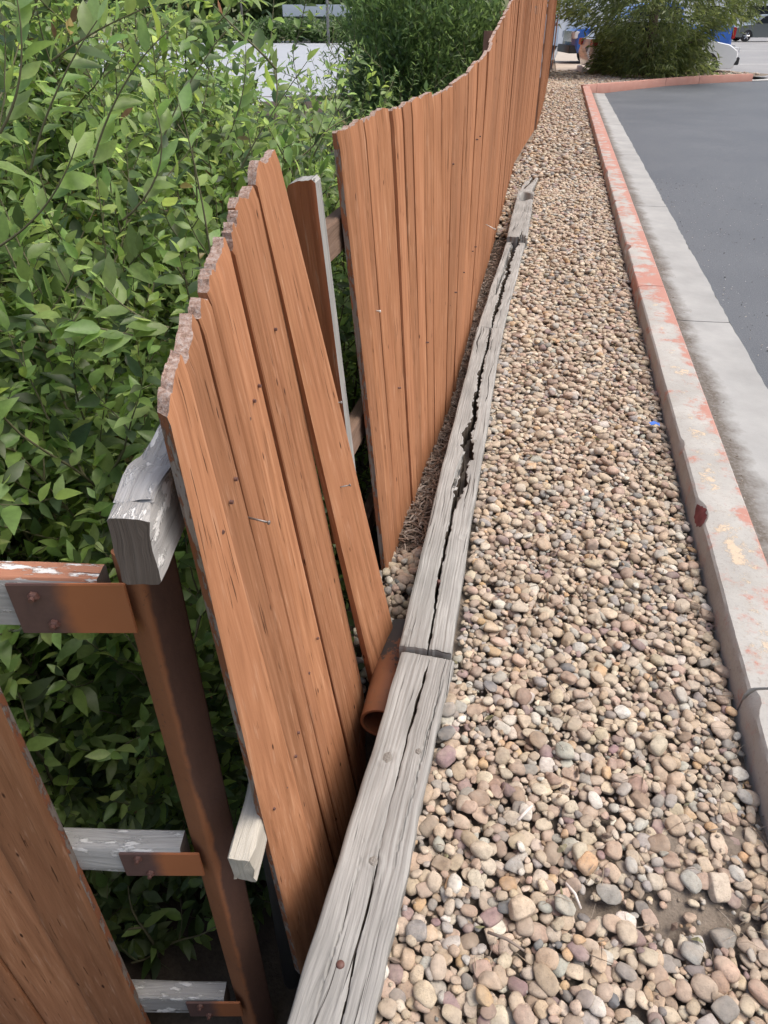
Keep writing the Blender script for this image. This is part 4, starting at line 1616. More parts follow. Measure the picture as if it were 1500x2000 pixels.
# the panel that turns left from the corner post: rails and boards
side = empty('fence_panel', (-0.7, 0.74, -0.8))
tag(side, 'fence panel turning off the corner post, brown boards on peeling white rails', 'fence panel')
for z, x1, mt, sd_ in ((0.776, -0.392, 2, 1), (0.108, -0.388, 0, 2), (-0.562, -0.392, 0, 3)):
    beam('rail', side, (x1, 0.756, z), (-1.75, 0.78, z + 0.02), 0.040, 0.089, [M['rail'], M['rail_end'], M['rail_red']], 14, 40 + sd_, 0.001, mtop=mt)
xs = [-0.60, -0.725, -0.865, -1.0, -1.14, -1.28, -1.42, -1.56, -1.70]
for i in range(8):
    xr, xl = xs[i] - 0.004, xs[i + 1]
    off = 0.007 if i % 2 else 0
    picket(side, (xl, 0.725 + off, -0.86), (xl + 0.02, 0.715 + off, 0.98), (xr, 0.725 + off, -0.86), (xr + 0.02, 0.715 + off, 0.98), thick=0.02, nu=14, nv=26, seed=400 + i, groove=0.0006, jag=0.01, grey=(False, i == 0))
# dull grey pipe behind the second free rail
gp = MB()
gp.tube([(-0.262, 0.9, 0.12), (-0.258, 0.9, -0.3), (-0.262, 0.9, -0.95)], 0.027, 18)
tag(gp.build('pipe_stub', mat_plain('dull_galvanised', (0.09, 0.09, 0.09), 0.5, 0.4), smooth=True), 'dark grey pipe post standing behind the lower free rail end', 'post')

# --- drain pipe lying behind the timber
dp = empty('drain_pipe', (-0.03, 1.25, -0.11))
tag(dp, 'orange brown drain pipe with an open end lying behind the timber', 'pipe')
a, b2 = Vector((-0.01, 1.25, -0.128)), Vector((0.057, 1.6, -0.128))
d = (b2 - a).normalized()
ro, ri = 0.056, 0.048
b = MB()
b.tube([a, a + d * 0.2, b2], ro, 26, caps=False)
b.tube([b2, a + d * 0.15, a], ri, 26, caps=False)
s = d.orthogonal().normalized()
# rim
sd2 = d.cross(s)
rim = [[a + (s * math.cos(t) + sd2 * math.sin(t)) * r for r in (ro, (ro + ri) / 2, ri)] for t in np.linspace(0, 2 * math.pi, 27)]
rim = [[p - d * (0.002 if k == 1 else 0) for k, p in enumerate(r)] for r in rim]
b.grid(rim)
o = b.build('pipe', M['pipe'], None, smooth=True, merge=0)
for v in o.data.vertices: v.co -= dp.location
o.parent = dp

# ------------------------------------------------------------------ shrubs
def leaf_shape(fold=0.25, curl=0.25):
    """unit leaf along +x, width along y; 11 verts"""
    xs_ = [0.0, 0.22, 0.48, 0.74, 1.0]
    hw = [0.0, 0.2, 0.255, 0.155, 0.0]
    V = []
    for x, h in zip(xs_, hw):
        z = -curl * x * x
        V.append((x, 0, z))
        if h:
            V.append((x, h, z + fold * h))
            V.append((x, -h, z + fold * h))
    F = [(0, 1, 2), (0, 3, 1), (1, 4, 5, 2), (1, 3, 6, 4), (4, 7, 8, 5), (4, 6, 9, 7), (7, 10, 8), (7, 9, 10)]
    T = []
    for f in F:
        if len(f) == 3: T.append(f)
        else:
            T.append((f[0], f[1], f[2]))
            T.append((f[0], f[2], f[3]))
    return np.array(V), np.array(T)


GREEN_OLD = np.array([(.070, .112, .036), (.082, .130, .040), (.094, .145, .046), (.070, .114, .052)])
GREEN_NEW = np.array([(.195, .30, .082), (.245, .345, .11), (.165, .262, .07)])


class Plant:
    def __init__(self, seed):
        self.r = random.Random(seed)
        self.leaves = []       # (pos, dir, normal, length, colour)
        self.stems = []        # (points, radii)

    def stem(self, p, d, L, r0, step=0.05, wander=0.16, lift=0.04, leaf_from=0.25, leaf_len=(0.04, 0.062), young=0.35, twig=0.5, twig_len=(0.1, 0.3), depth=0, dens=1.0):
        r = self.r
        p, d = Vector(p), Vector(d).normalized()
        n = max(3, int(L / step))
        pts, rad = [p.copy()], [r0]
        side = r.uniform(0, 6.28)
        for i in range(n):
            d = (d + Vector((r.gauss(0, wander), r.gauss(0, wander), r.gauss(0, wander) + lift)) * 0.5).normalized()
            p = p + d * step
            f = (i + 1) / n
            pts.append(p.copy())
            rad.append(r0 * (1 - 0.8 * f))
            if f > leaf_from:
                side += 2.4 + r.gauss(0, .4)
                o = d.orthogonal().normalized()
                o = Matrix.Rotation(side, 3, d) @ o
                if r.random() < dens:
                    for sg in ((1, -1) if r.random() < 0.6 else (1,)):
                        self.leaf(p, (d * 0.55 + o * sg * 0.9 + Vector((0, 0, -0.05))), r.uniform(*leaf_len) * (1 - 0.35 * f * f), young * (0.5 + f))
                if depth < 2 and r.random() < twig * (1.0 if f < .9 else .4):
                    self.stem(p, d * 0.6 + o * 0.8 + Vector((0, 0, 0.2)), r.uniform(*twig_len), r0 * 0.45, 0.03, wander, lift, 0.05, (leaf_len[0] * .85, leaf_len[1] * .9), young, twig * 0.25, (0.06, 0.16), depth + 1, dens)
        self.leaf(p, d, r.uniform(*leaf_len) * 0.7, young * 1.6)
        self.stems.append((pts, rad))

    def leaf(self, p, d, L, young):
        r = self.r
        d = Vector(d).normalized()
        up = (Vector((0, 0, 1)) + Vector((r.gauss(0, .45), r.gauss(0, .45), 0)) + Vector((0.15, -0.25, 0)))
        n = (up - d * up.dot(d))
        if n.length < 1e-3: n = d.orthogonal()
        n.normalize()
        c = GREEN_NEW[r.randrange(3)] if r.random() < young else GREEN_OLD[r.randrange(4)]
        if r.random() < 0.008: c = np.array((.22, .19, .07)) if r.random() < .6 else np.array((.16, .10, .05))
        c = np.clip(c * r.uniform(0.72, 1.22) * np.array((r.uniform(.9, 1.12), 1, r.uniform(.85, 1.25))), 0, 1)
        L *= r.uniform(0.75, 1.2)
        self.leaves.append((p.copy(), d, n, L, c))

    def build(self, root, keep, n_single, leaf_w=0.88, stem_mat=None, min_r=0.0):
        Lv = [l for l in self.leaves if keep(l[0] + l[1] * l[3])and keep(l[0])]
        ls = [leaf_shape(f, c) for f, c in ((.3, .2), (.12, .45), (.5, .1), (.25, -.15))]
        def score(l):
            p = l[0]
            q = CAMH - p.z
            dep = p.y * _c + q * _s
            u, v = 750 + _F * p.x / dep, 1000 + _F * (q * _c - p.y * _s) / dep
            if not (0 < u < 1500 and 0 < v < 2000): return 0
            return l[3] / dep
        if n_single:
            Lv.sort(key=score, reverse=True)
        ms = []
        for k, (V, T) in enumerate(ls):
            if n_single:
                o = npmesh('leaf', V * np.array([1, leaf_w, 1]), T, [M['leaf_obj']])
                ms.append(o.data)
                bpy.data.objects.remove(o)
        inv = root.matrix_basis.inverted()
        for i, (p, d, n, L, c) in enumerate(Lv[:n_single]):
            o = bpy.data.objects.new('leaf', ms[i % 4])
            COL.objects.link(o)
            o.parent = root
            o.matrix_parent_inverse = inv
            s = n.cross(d)
            o.matrix_basis = Matrix(((d.x * L, s.x * L, n.x * L, p.x), (d.y * L, s.y * L, n.y * L, p.y), (d.z * L, s.z * L, n.z * L, p.z), (0, 0, 0, 1)))
            o.color = (*c, 1)
        rest_ = Lv[n_single:]
        if rest_:
            nl = len(rest_)
            P = np.array([l[0][:] for l in rest_])
            D = np.array([l[1][:] for l in rest_])
            Nn = np.array([l[2][:] for l in rest_])
            S_ = np.cross(Nn, D)
            LL = np.array([l[3] for l in rest_])
            Cc = np.array([l[4] for l in rest_])
            VV, TT, CC = [], [], []
            base_ = 0
            for k, (V, T) in enumerate(ls):
                idx = np.arange(k, nl, 4)
                if not len(idx): continue
                W = P[idx][:, None, :] + LL[idx][:, None, None] * (V[None, :, 0:1] * D[idx][:, None, :] + V[None, :, 1:2] * leaf_w * S_[idx][:, None, :] + V[None, :, 2:3] * Nn[idx][:, None, :])
                VV.append(W.reshape(-1, 3))
                TT.append((T[None] + (np.arange(len(idx)) * len(V))[:, None, None]).reshape(-1, 3) + base_)
                CC.append(np.repeat(Cc[idx], len(V), axis=0))
                base_ += len(idx) * len(V)
            o = npmesh('foliage', np.vstack(VV), np.vstack(TT), [M['leaf_att']], root, col=np.vstack(CC))
            o['kind'] = 'stuff'
        b = MB()
        k = 0
        for pts, rad in self.stems:
            if rad[0] < min_r: continue
            pp = [(p, q) for p, q in zip(pts, rad) if keep(p)]
            if len(pp) < 3: continue
            b.tube([q[0] for q in pp], [q[1] for q in pp], 5, caps=False)
            k += 1
        b.build('branches', stem_mat or M['bark'], root, smooth=True, merge=0)
        return len(Lv)


def behind_fence(p, m=0.05):
    y = p.y
    if y < 0.86: return False
    ln = interp(max(y, 1.8), LEAN) if y > 1.8 else lerp(-0.10, -0.16, min(1, max(0, (y - 0.6) / 1.0)))
    zf = max(0, (p.z + 0.6) / 1.8)
    return p.x < xf(y) - m - 0.05 + ln * zf * (1.1 if y < 1.8 else 1.0)


def make_shrub(name, label, seed, spots, h, leaf_len, n_single, young=0.35, dens=1.0, twig=0.5, lean_=(0.1, -0.15), keep=behind_fence, extra=None, nst=1):
    P = Plant(seed)
    r = P.r
    cx = sum(s[0] for s in spots) / len(spots)
    cy = sum(s[1] for s in spots) / len(spots)
    root = empty(name, (cx, cy, -0.95))
    for (x, y, hh) in spots:
        for _ in range(nst):
            P.stem((x + r.gauss(0, .06), y + r.gauss(0, .06), -0.95), (lean_[0] + r.gauss(0, .22), lean_[1] + r.gauss(0, .2), 1), (hh + 0.95) * r.uniform(0.85, 1.08) * h, r.uniform(0.0045, 0.009), 0.048, 0.15, 0.07, 0.15, leaf_len, young, twig, (0.15, 0.45), 0, dens)
    if extra: extra(P)
    n = P.build(root, keep, n_single)
    print(name, label, n, 'leaves')
    tag(root, label, 'shrub', 'leafy shrubs behind the fence')
    return root


r_ = random.Random(3)
def scatter(n, x0, x1, y0, y1, hf):
    out = []
    for _ in range(n):
        x, y = r_.uniform(x0, x1), r_.uniform(y0, y1)
        out.append((x, y, hf(x, y)))
    return out


def hero(P):
    # the bright upright shoots in front of the bush
    for pts, y in (([(415, 520), (398, 400), (372, 290), (345, 185)], 1.5), ([(330, 640), (260, 610), (205, 560)], 1.35), ([(260, 655), (190, 640), (120, 620)], 1.3), ([(600, 330), (630, 270), (690, 160)], 2.3),
                   ([(60, 330), (110, 180), (190, 40)], 1.45), ([(0, 260), (40, 140), (30, -20)], 1.3), ([(180, 320), (240, 170), (330, 60)], 1.6), ([(300, 330), (350, 200), (440, 60)], 1.8), ([(100, 120), (190, 60), (300, 10)], 1.7), ([(0, 480), (90, 400), (150, 280)], 1.35), ([(240, 430), (310, 330), (300, 200)], 1.5), ([(470, 330), (520, 240), (600, 120)], 2.1), ([(430, 300), (470, 200), (480, 90)], 2.2)):
        w3 = [at_y(u, v, y) for u, v in pts]
        if len(w3) == 4: w3 = [w3[0], (w3[1] + w3[2]) / 2, w3[3]]
        w3[1] = w3[1] * 1.5 - (w3[0] + w3[2]) * 0.25 if False else w3[1]
        c1 = w3[1] * 2 - (w3[0] + w3[2]) / 2
        w = [w3[0] * (1 - t) ** 2 + c1 * 2 * t * (1 - t) + w3[2] * t * t for t in [i / 9 for i in range(10)]]
        p = w[0]
        for a, b in zip(w[:-1], w[1:]):
            n = max(1, int((b - a).length / 0.022))
            for k in range(n):
                q = a.lerp(b, k / n)
                dd = (b - a).normalized()
                o = dd.orthogonal().normalized()
                o = Matrix.Rotation(k * 2.5 + P.r.uniform(0, 1), 3, dd) @ o
                P.leaf(q, dd * 0.7 + o * 0.8, P.r.uniform(0.045, 0.072), 0.9)
        P.leaf(w[-1], (w[-1] - w[-2]), 0.05, 1)
        P.stems.append((w, [lerp(0.0024, 0.0009, i / 9) for i in range(10)]))


make_shrub('leafy_shrub', 'big bright green shrub crowding over the leaning fence panel', 11, scatter(84, -1.6, -0.5, 1.35, 2.7, lambda x, y: 1.08 + 0.1 * math.sin(7 * x) - 0.12 * max(0, x + 0.8)), 1.0, (0.058, 0.095), 300, 0.5, extra=hero)
make_shrub('leafy_shrub', 'tall shrub filling the top left corner, leaves reaching past the horizon', 12, scatter(140, -3.1, -0.7, 1.6, 3.7, lambda x, y: 1.5 + 0.36 * max(0, -x - 0.9)), 1.0, (0.052, 0.09), 220, 0.6)
make_shrub('leafy_shrub', 'low dark shrub growing in the shade under the peeling corner rails', 13, scatter(44, -1.5, -0.42, 1.0, 1.75, lambda x, y: -0.25 + 0.5 * max(0, y - 1.2)), 1.0, (0.055, 0.095), 220, 0.15, twig=0.6)
make_shrub('leafy_shrub', 'green shrub seen through the gap and above the long fence', 14, scatter(95, -1.0, -0.12, 2.0, 3.9, lambda x, y: r_.uniform(0.85, 1.32)), 1.0, (0.05, 0.078), 160, 0.55)
make_shrub('leafy_shrub', 'looser shrub standing behind the others in front of the pale lot', 15, scatter(180, -3.4, -0.3, 3.4, 5.8, lambda x, y: 1.0 + 0.7 * max(0, -x - 0.95)), 1.0, (0.055, 0.085), 60, 0.65)
make_shrub('leafy_shrub', 'shrub at the left edge hanging over the dark hollow', 16, scatter(30, -2.2, -1.3, 1.2, 2.1, lambda x, y: 0.75), 1.0, (0.055, 0.09), 160, 0.3)

P = Plant(77)
root = empty('ivy_sprig', (-0.1, 1.5, -0.2))
for k in range(15):
    p_ = Vector((-0.085 + P.r.gauss(0, .012), 1.47 + P.r.gauss(0, .03), -0.12 + 0.022 * k))
    P.leaf(p_, Vector((P.r.gauss(0.4, .6), -0.6 + P.r.gauss(0, .4), P.r.gauss(-.2, .3))), P.r.uniform(.02, .034), 0.25)
P.stems.append(([Vector((-0.09, 1.49, -0.2 + 0.06 * i)) for i in range(8)], [0.002] * 8))
P.build(root, lambda p: True, 15, leaf_w=1.3)
tag(root, 'small ivy sprig growing up between the leaning panel and the drain pipe', 'plant')

# --- bushy fine leaved bush past the dip in the fence
P = Plant(21)
root = empty('feathery_bush', (0.1, 6.6, -0.95))
for k in range(230):
    a, rr = P.r.uniform(0, 6.28), math.sqrt(P.r.random())
    bx, by = 0.32 + 0.28 * rr * math.cos(a), 6.7 + 0.5 * rr * math.sin(a)
    d = Vector((0.45 * rr * math.cos(a), 0.55 * rr * math.sin(a) - 0.1, 1.6))
    P.stem((bx, by, -0.95), d, P.r.uniform(1.7, 3.1) * (1 - 0.25 * rr), 0.007, 0.07, 0.11, 0.05, 0.12, (0.05, 0.09), 0.05, 0.75, (0.12, 0.35), 1, 1.0)
P.leaves = [(p, d, n, L, np.array((.11, .175, .06)) * (0.7 + 0.6 * P.r.random())) for p, d, n, L, c in P.leaves]
V_, T_, C_ = [], [], []
rr_ = random.Random(5)
for k in range(5200):
    a, q = rr_.uniform(0, 6.283), math.sqrt(rr_.random())
    zz = rr_.random() ** 0.8
    wd = 0.22 + 0.5 * math.sin(min(1, zz * 1.1 + 0.15) * math.pi * 0.72)
    c_ = Vector((0.34 + wd * q * math.cos(a), 6.7 + wd * q * math.sin(a) * 1.2, -0.8 + 2.75 * zz * (1 - 0.12 * q)))
    up_ = Vector((0.35 * math.cos(a) * q, 0.35 * math.sin(a) * q, 1))
    g_ = np.array((.10, .165, .058)) * rr_.uniform(0.55, 1.35)
    for j in range(13):
        o_ = c_ + Vector((rr_.gauss(0, .05), rr_.gauss(0, .05), rr_.gauss(0, .05)))
        d_ = (up_ + Vector((rr_.gauss(0, .9), rr_.gauss(0, .9), rr_.gauss(0, .5)))).normalized()
        L_ = rr_.uniform(.035, .075)
        w_ = rr_.uniform(.006, .011)
        s_ = d_.cross(Vector((rr_.gauss(0, 1), rr_.gauss(0, 1), 0.2))).normalized()
        i_ = len(V_)
        V_ += [o_, o_ + d_ * L_ * .5 + s_ * w_, o_ + d_ * L_ * .5 - s_ * w_, o_ + d_ * L_]
        T_ += [(i_, i_ + 1, i_ + 2), (i_ + 1, i_ + 3, i_ + 2)]
        C_ += [g_] * 4
keepv = np.array([v.x < xf(v.y) - 0.1 for v in V_]).reshape(-1, 4).all(1)
T_ = np.array(T_).reshape(-1, 2, 3)[keepv].reshape(-1, 3)
o = npmesh('sprays', V_, T_, [M['leaf_att']], root, col=np.array(C_), smooth=False)
o['kind'] = 'stuff'
print('feathery', P.build(root, lambda p: p.x < xf(p.y) - 0.1, 0, leaf_w=0.42))
tag(root, 'dark fine leaved bush rising behind the dip in the fence', 'bush')

# ------------------------------------------------------------------ juniper on the gravel island
def juniper(name, label, base, H, Rr, seed):
    root = empty(name, base)
    P = Plant(seed)
    r = P.r
    bx, by, bz = base
    tb = MB()
    tb.tube([(bx, by, bz - 0.1), (bx + .05, by, bz + 0.8), (bx - 0.05, by + 0.1, bz + H * 0.55), (bx, by, bz + H * 0.95)], [0.2, 0.15, 0.09, 0.02], 10)
    for k in range(6):
        a = k * 1.1
        tb.tube([(bx, by, bz + 0.25), (bx + 0.6 * math.cos(a), by + 0.6 * math.sin(a), bz + 0.6), (bx + 1.3 * math.cos(a), by + 1.3 * math.sin(a), bz + 0.9)], [0.09, 0.06, 0.03], 7)
    tb.build('trunk', mat_plain('juniper_bark', (0.10, 0.07, 0.05), 0.9), root, smooth=True)
    V, T, C = [], [], []
    for k in range(1900):
        a = r.uniform(0, 6.283)
        zz = r.random() ** 1.15
        lobe = 0.82 + 0.2 * math.sin(3 * a + 1) * math.cos(2 * zz * 3) + 0.12 * math.sin(7 * a + 5 * zz)
        lft = max(0.0, -math.cos(a))
        rgt = max(0.0, math.cos(a))
        env = Rr * lobe * interp(zz, [(0, 0.66 + 0.1 * rgt), (0.14, 0.66 - 0.06 * lft + 0.06 * rgt), (0.27, 0.76 - 0.04 * lft), (0.36, 1.2), (0.6, 1.32), (0.8, 1.0), (1.0, 0.35)])
        rad = env * (0.45 + 0.55 * math.sqrt(r.random()))
        p = Vector((bx + rad * math.cos(a), by + rad * math.sin(a), bz + 0.15 + zz * (H - 0.2)))
        d0 = Vector((math.cos(a), math.sin(a), r.uniform(-0.55, 0.35)))
        shade = r.uniform(0.7, 1.25)
        cc = np.array((.095, .13, .045)) if r.random() < .6 else np.array((.145, .18, .062))
        for q in range(14):
            d = (d0 + Vector((r.gauss(0, .6), r.gauss(0, .6), r.gauss(-0.1, .4)))).normalized()
            o = p + Vector((r.gauss(0, .12), r.gauss(0, .12), r.gauss(0, .1)))
            L = r.uniform(0.1, 0.28)
            w = r.uniform(0.014, 0.03)
            s = d.cross(Vector((r.gauss(0, 1), r.gauss(0, 1), r.gauss(0, 1)))).normalized()
            i = len(V)
            dr = Vector((0, 0, -0.25 * L))
            V += [o, o + d * L * .5 + s * w, o + d * L * .5 - s * w, o + d * L + dr]
            T += [(i, i + 1, i + 2), (i + 1, i + 3, i + 2)]
            C += [cc * shade * r.uniform(.8, 1.2)] * 4
    o = npmesh('crown', V, T, [M['leaf_att']], root, col=np.array(C), smooth=False)
    o['kind'] = 'stuff'
    tag(root, label, 'tree')


juniper('juniper_tree', 'spreading dark juniper drooping in front of the parked cars', (7.6, 24.35, -0.02), 3.9, 2.5, 5)

# ------------------------------------------------------------------ vehicles
def loft(b, prof, hw, inset, shrink, m=0):
    """side profile (x,z) carried across a width; outer rings slightly shrunk so edges are rounded"""
    cx = sum(p[0] for p in prof) / len(prof)
    cz = sum(p[1] for p in prof) / len(prof)
    rings = []
    for y, f in ((-hw, shrink), (-hw + inset * .35, 1 - (1 - shrink) * .35), (-hw + inset, 1.0), (hw - inset, 1.0), (hw - inset * .35, 1 - (1 - shrink) * .35), (hw, shrink)):
        rings.append([(cx + (x - cx) * f, y, cz + (z - cz) * f) for x, z in prof + prof[:1]])
    b.grid(rings, m)
    n = len(prof)
    b.add(rings[0][:n], [list(range(n))], m)
    b.add(rings[-1][:n], [list(range(n))[::-1]], m)


def arch(cx, r, z0, n=8):
    return [(cx - r * math.cos(math.pi * k / n) * -1 * -1, z0 + r * math.sin(math.pi * k / n)) for k in range(n + 1)]


M['glass'] = mat_plain('dark_glass', (0.02, 0.025, 0.03), 0.08, 0, 0.7, var=0.1)
M['tyre'] = mat_plain('tyre_rubber', (0.025, 0.025, 0.026), 0.8)
M['rim'] = mat_plain('alloy_rim', (0.55, 0.55, 0.56), 0.3, 0.8)
M['black'] = mat_plain('black_plastic', (0.02, 0.02, 0.022), 0.5)
M['lamp'] = mat_plain('clear_lamp', (0.75, 0.76, 0.78), 0.15)
M['red_lamp'] = mat_plain('red_lamp', (0.35, 0.02, 0.02), 0.2)
M['chrome'] = mat_plain('chrome', (0.7, 0.7, 0.72), 0.2, 0.9)


def paint(name, c):
    m = mat_plain(name, c, 0.25, 0, 0.6, var=0.05)
    m.node_tree.nodes['Principled BSDF'].inputs['Coat Weight'].default_value = 0.6 if 'Principled BSDF' in m.node_tree.nodes else 0
    return m


def wheel(root, x, y, r, w):
    b = MB()
    b.tube([(x, y - w / 2, r), (x, y - w / 2 + .03, r), (x, y + w / 2 - .03, r), (x, y + w / 2, r)], [r * .9, r, r, r * .9], 22)
    t = b.build('wheel', M['tyre'], None, auto=40)
    t.parent = root
    for s in (-1, 1):
        q = MB()
        yy = y + s * (w / 2 + 0.004)
        q.tube([(x, yy - 0.01, r), (x, yy, r)], [r * .66, r * .62], 20)
        ro = q.build('rim', M['black'], None)
        ro.parent = t
        sp = MB()
        for k in range(6):
            a = k * math.pi / 3
            d = Vector((math.cos(a), 0, math.sin(a)))
            p0, p1 = Vector((x, yy + s * .006, r)), Vector((x, yy + s * .006, r)) + d * r * .62
            sp.tube([p0, p1], [r * .11, r * .08], 5)
        sp.tube([(x, yy, r), (x, yy + s * .02, r)], [r * .16, r * .12], 10)
        so = sp.build('spokes', M['rim'], None)
        so.parent = t


def vehicle(name, label, cat, loc, rz, paint_m, L, hw, body, cabin, roof_z, wheels, wr, winds, lights, extras):
    root = empty(name, loc)
    root.rotation_euler = (0, 0, rz)
    b = MB()
    loft(b, body, hw, 0.16, 0.955)
    o = b.build('body', paint_m, None, auto=32)
    o.parent = root
    b = MB()
    loft(b, cabin, hw - 0.16, 0.14, 0.9)
    o = b.build('cabin', paint_m, None, auto=32)
    o.parent = root
    for poly, nm in winds:
        for s in (-1, 1):
            q = MB()
            # side glass follows the slope of the cabin
            pts = [(x, s * (hw - 0.165 - 0.02 * 0 - 0.0), z) for x, z in poly]
            pts2 = [(x, s * (hw - 0.135), z) for x, z in poly]
            n = len(poly)
            q.add(pts + pts2, [list(range(n)), list(range(2 * n - 1, n - 1, -1))] + [(i, (i + 1) % n, n + (i + 1) % n, n + i) for i in range(n)])
            w_ = q.build(nm, M['glass'], None)
            w_.parent = root
    for x in wheels:
        for s in (-1, 1):
            wheel(root, x, s * (hw - 0.12), wr, 0.22)
    for nm, mat, lo, hi in lights + extras:
        for s in ((-1, 1) if lo[1] > 0.2 else (1,)):
            q = MB()
            l2, h2 = list(lo), list(hi)
            if s < 0: l2[1], h2[1] = -hi[1], -lo[1]
            q.box(l2, h2)
            e = q.build(nm, mat, None, bevel=0.02)
            e.parent = root
    tag(root, label, cat)
    return root


def car_body(L, z0, hood, belt, wb, wr, front_x=None):
    f, r = wb
    a = wr + 0.06
    low = [(-L / 2 + .1, z0 + .05)]
    low += [(-r - a, z0)] + [(-r + a * math.cos(t), z0 + a * math.sin(t) * 1.15) for t in np.linspace(math.pi, 0, 9)]
    low += [(f - a, z0)][:0] + [(f + a * math.cos(t), z0 + a * math.sin(t) * 1.15) for t in np.linspace(math.pi, 0, 9)] + [(f + a, z0)]
    return low


# white hatchback seen side on, nose to the right (+x)
wb = (1.35, 1.35)
body = car_body(4.5, 0.2, 0, 0, wb, 0.32) + [(2.15, 0.2), (2.27, 0.42), (2.24, 0.66), (1.95, 0.82), (1.2, 0.95), (0.9, 1.0), (-1.9, 1.04), (-2.2, 0.95), (-2.27, 0.6)]
cabin = [(1.05, 0.97), (0.35, 1.38), (0.0, 1.45), (-1.2, 1.46), (-1.75, 1.35), (-2.1, 1.0)]
PW = paint('white_car_paint', (0.72, 0.74, 0.76))
vehicle('parked_car', 'white car parked side on behind the juniper, nose to the open lot', 'car', (8.5, 26.35, -0.1), 0.03, PW, 4.5, 0.88, body, cabin, 1.46, (1.35, -1.35), 0.32,
        [([(0.8, 1.03), (0.3, 1.34), (-0.45, 1.38), (-0.45, 1.03)], 'front_window'), ([(-0.5, 1.03), (-0.5, 1.38), (-1.2, 1.39), (-1.6, 1.28), (-1.75, 1.05)], 'rear_window')],
        [('headlight', M['lamp'], (1.98, 0.5, 0.62), (2.24, 0.85, 0.76)), ('tail_light', M['red_lamp'], (-2.27, 0.5, 0.78), (-2.1, 0.87, 0.96)), ('fog_lamp', M['black'], (2.12, 0.5, 0.3), (2.285, 0.87, 0.5))],
        [('licence_plate', M['lamp'], (-2.3, -0.26, 0.62), (-2.27, 0.26, 0.74)), ('door_handle', M['chrome'], (-0.1, 0.87, 0.86), (0.1, 0.9, 0.89)), ('grille', M['black'], (2.22, -0.4, 0.32), (2.285, 0.4, 0.5))])

# blue pickup behind it, nose to the left
body = [(-L_ if False else x, z) for x, z in car_body(5.8, 0.42, 0, 0, (1.85, 1.75), 0.39)] + [(2.75, 0.42), (2.86, 0.6), (2.84, 1.0), (2.7, 1.16), (1.5, 1.24), (1.2, 1.28), (-2.82, 1.26), (-2.86, 0.6)]
cabin = [(1.45, 1.22), (0.75, 1.82), (0.5, 1.9), (-0.7, 1.91), (-0.95, 1.8), (-1.05, 1.24)]
PB = paint('blue_truck_paint', (0.025, 0.11, 0.42))
trk = vehicle('pickup_truck', 'blue pickup truck with dark bumper parked beyond the white car', 'truck', (9.6, 31.3, -0.1), math.pi + 0.02, PB, 5.8, 0.99, body, cabin, 1.91, (1.85, -1.75), 0.39,
              [([(1.15, 1.3), (0.68, 1.76), (0.1, 1.8), (0.1, 1.3)], 'front_window'), ([(0.04, 1.3), (0.04, 1.8), (-0.65, 1.8), (-0.85, 1.7), (-0.9, 1.3)], 'rear_window')],
              [('headlight', M['lamp'], (2.55, 0.62, 0.86), (2.87, 0.97, 1.08)), ('tail_light', M['red_lamp'], (-2.88, 0.75, 0.85), (-2.75, 0.985, 1.2))],
              [('grille', M['chrome'], (2.82, -0.6, 0.76), (2.89, 0.6, 1.08)), ('bumper', M['black'], (2.7, -0.95, 0.42), (3.0, 0.95, 0.66)), ('rear_bumper', M['chrome'], (-3.0, -0.92, 0.5), (-2.84, 0.92, 0.66)), ('door_handle', M['black'], (-0.05, 0.98, 1.08), (0.15, 1.01, 1.12))])

# grey wagon crossing at the far right
body = car_body(4.7, 0.25, 0, 0, (1.4, 1.4), 0.34) + [(2.25, 0.27), (2.36, 0.55), (2.3, 0.8), (1.9, 0.95), (1.0, 1.05), (-2.1, 1.08), (-2.34, 0.95), (-2.36, 0.5)]
cabin = [(1.15, 1.02), (0.4, 1.52), (0.0, 1.6), (-1.6, 1.6), (-2.0, 1.5), (-2.25, 1.04)]
vehicle('parked_car', 'dark grey wagon with bright alloy wheels far off at the right edge', 'car', (26.9, 61, -0.1), math.pi, paint('grey_car_paint', (0.10, 0.115, 0.115)), 4.7, 0.9, body, cabin, 1.6, (1.4, -1.4), 0.35,
        [([(0.85, 1.08), (0.35, 1.47), (-0.4, 1.52), (-0.4, 1.08)], 'front_window'), ([(-0.45, 1.08), (-0.45, 1.52), (-1.6, 1.52), (-1.95, 1.42), (-2.05, 1.08)], 'rear_window')],
        [('headlight', M['lamp'], (2.05, 0.55, 0.72), (2.35, 0.87, 0.86)), ('tail_light', M['red_lamp'], (-2.37, 0.6, 0.8), (-2.2, 0.88, 1.0))], [('door_handle', M['black'], (-0.1, 0.89, 0.9), (0.1, 0.92, 0.93))])

# concrete wheel stop by the truck
b = MB()
prof = [(-0.09, 0), (-0.06, 0.11), (0.06, 0.11), (0.09, 0)]
b.grid([[(x, y, z) for x, z in prof] for y in (0, 0.1, 1.7, 1.8)])
b.add([(x, 0, z) for x, z in prof], [(0, 1, 2, 3)])
b.add([(x, 1.8, z) for x, z in prof], [(3, 2, 1, 0)])
o = b.build('wheel_stop', mat_plain('pale_wheel_stop', (0.6, 0.58, 0.55), 0.8), None, bevel=0.01)
o.location = (6.1, 25.4, 0.0)
o.rotation_euler = (0, 0, R(-8))
tag(o, 'pale concrete wheel stop lying on the gravel by the white car', 'wheel stop')

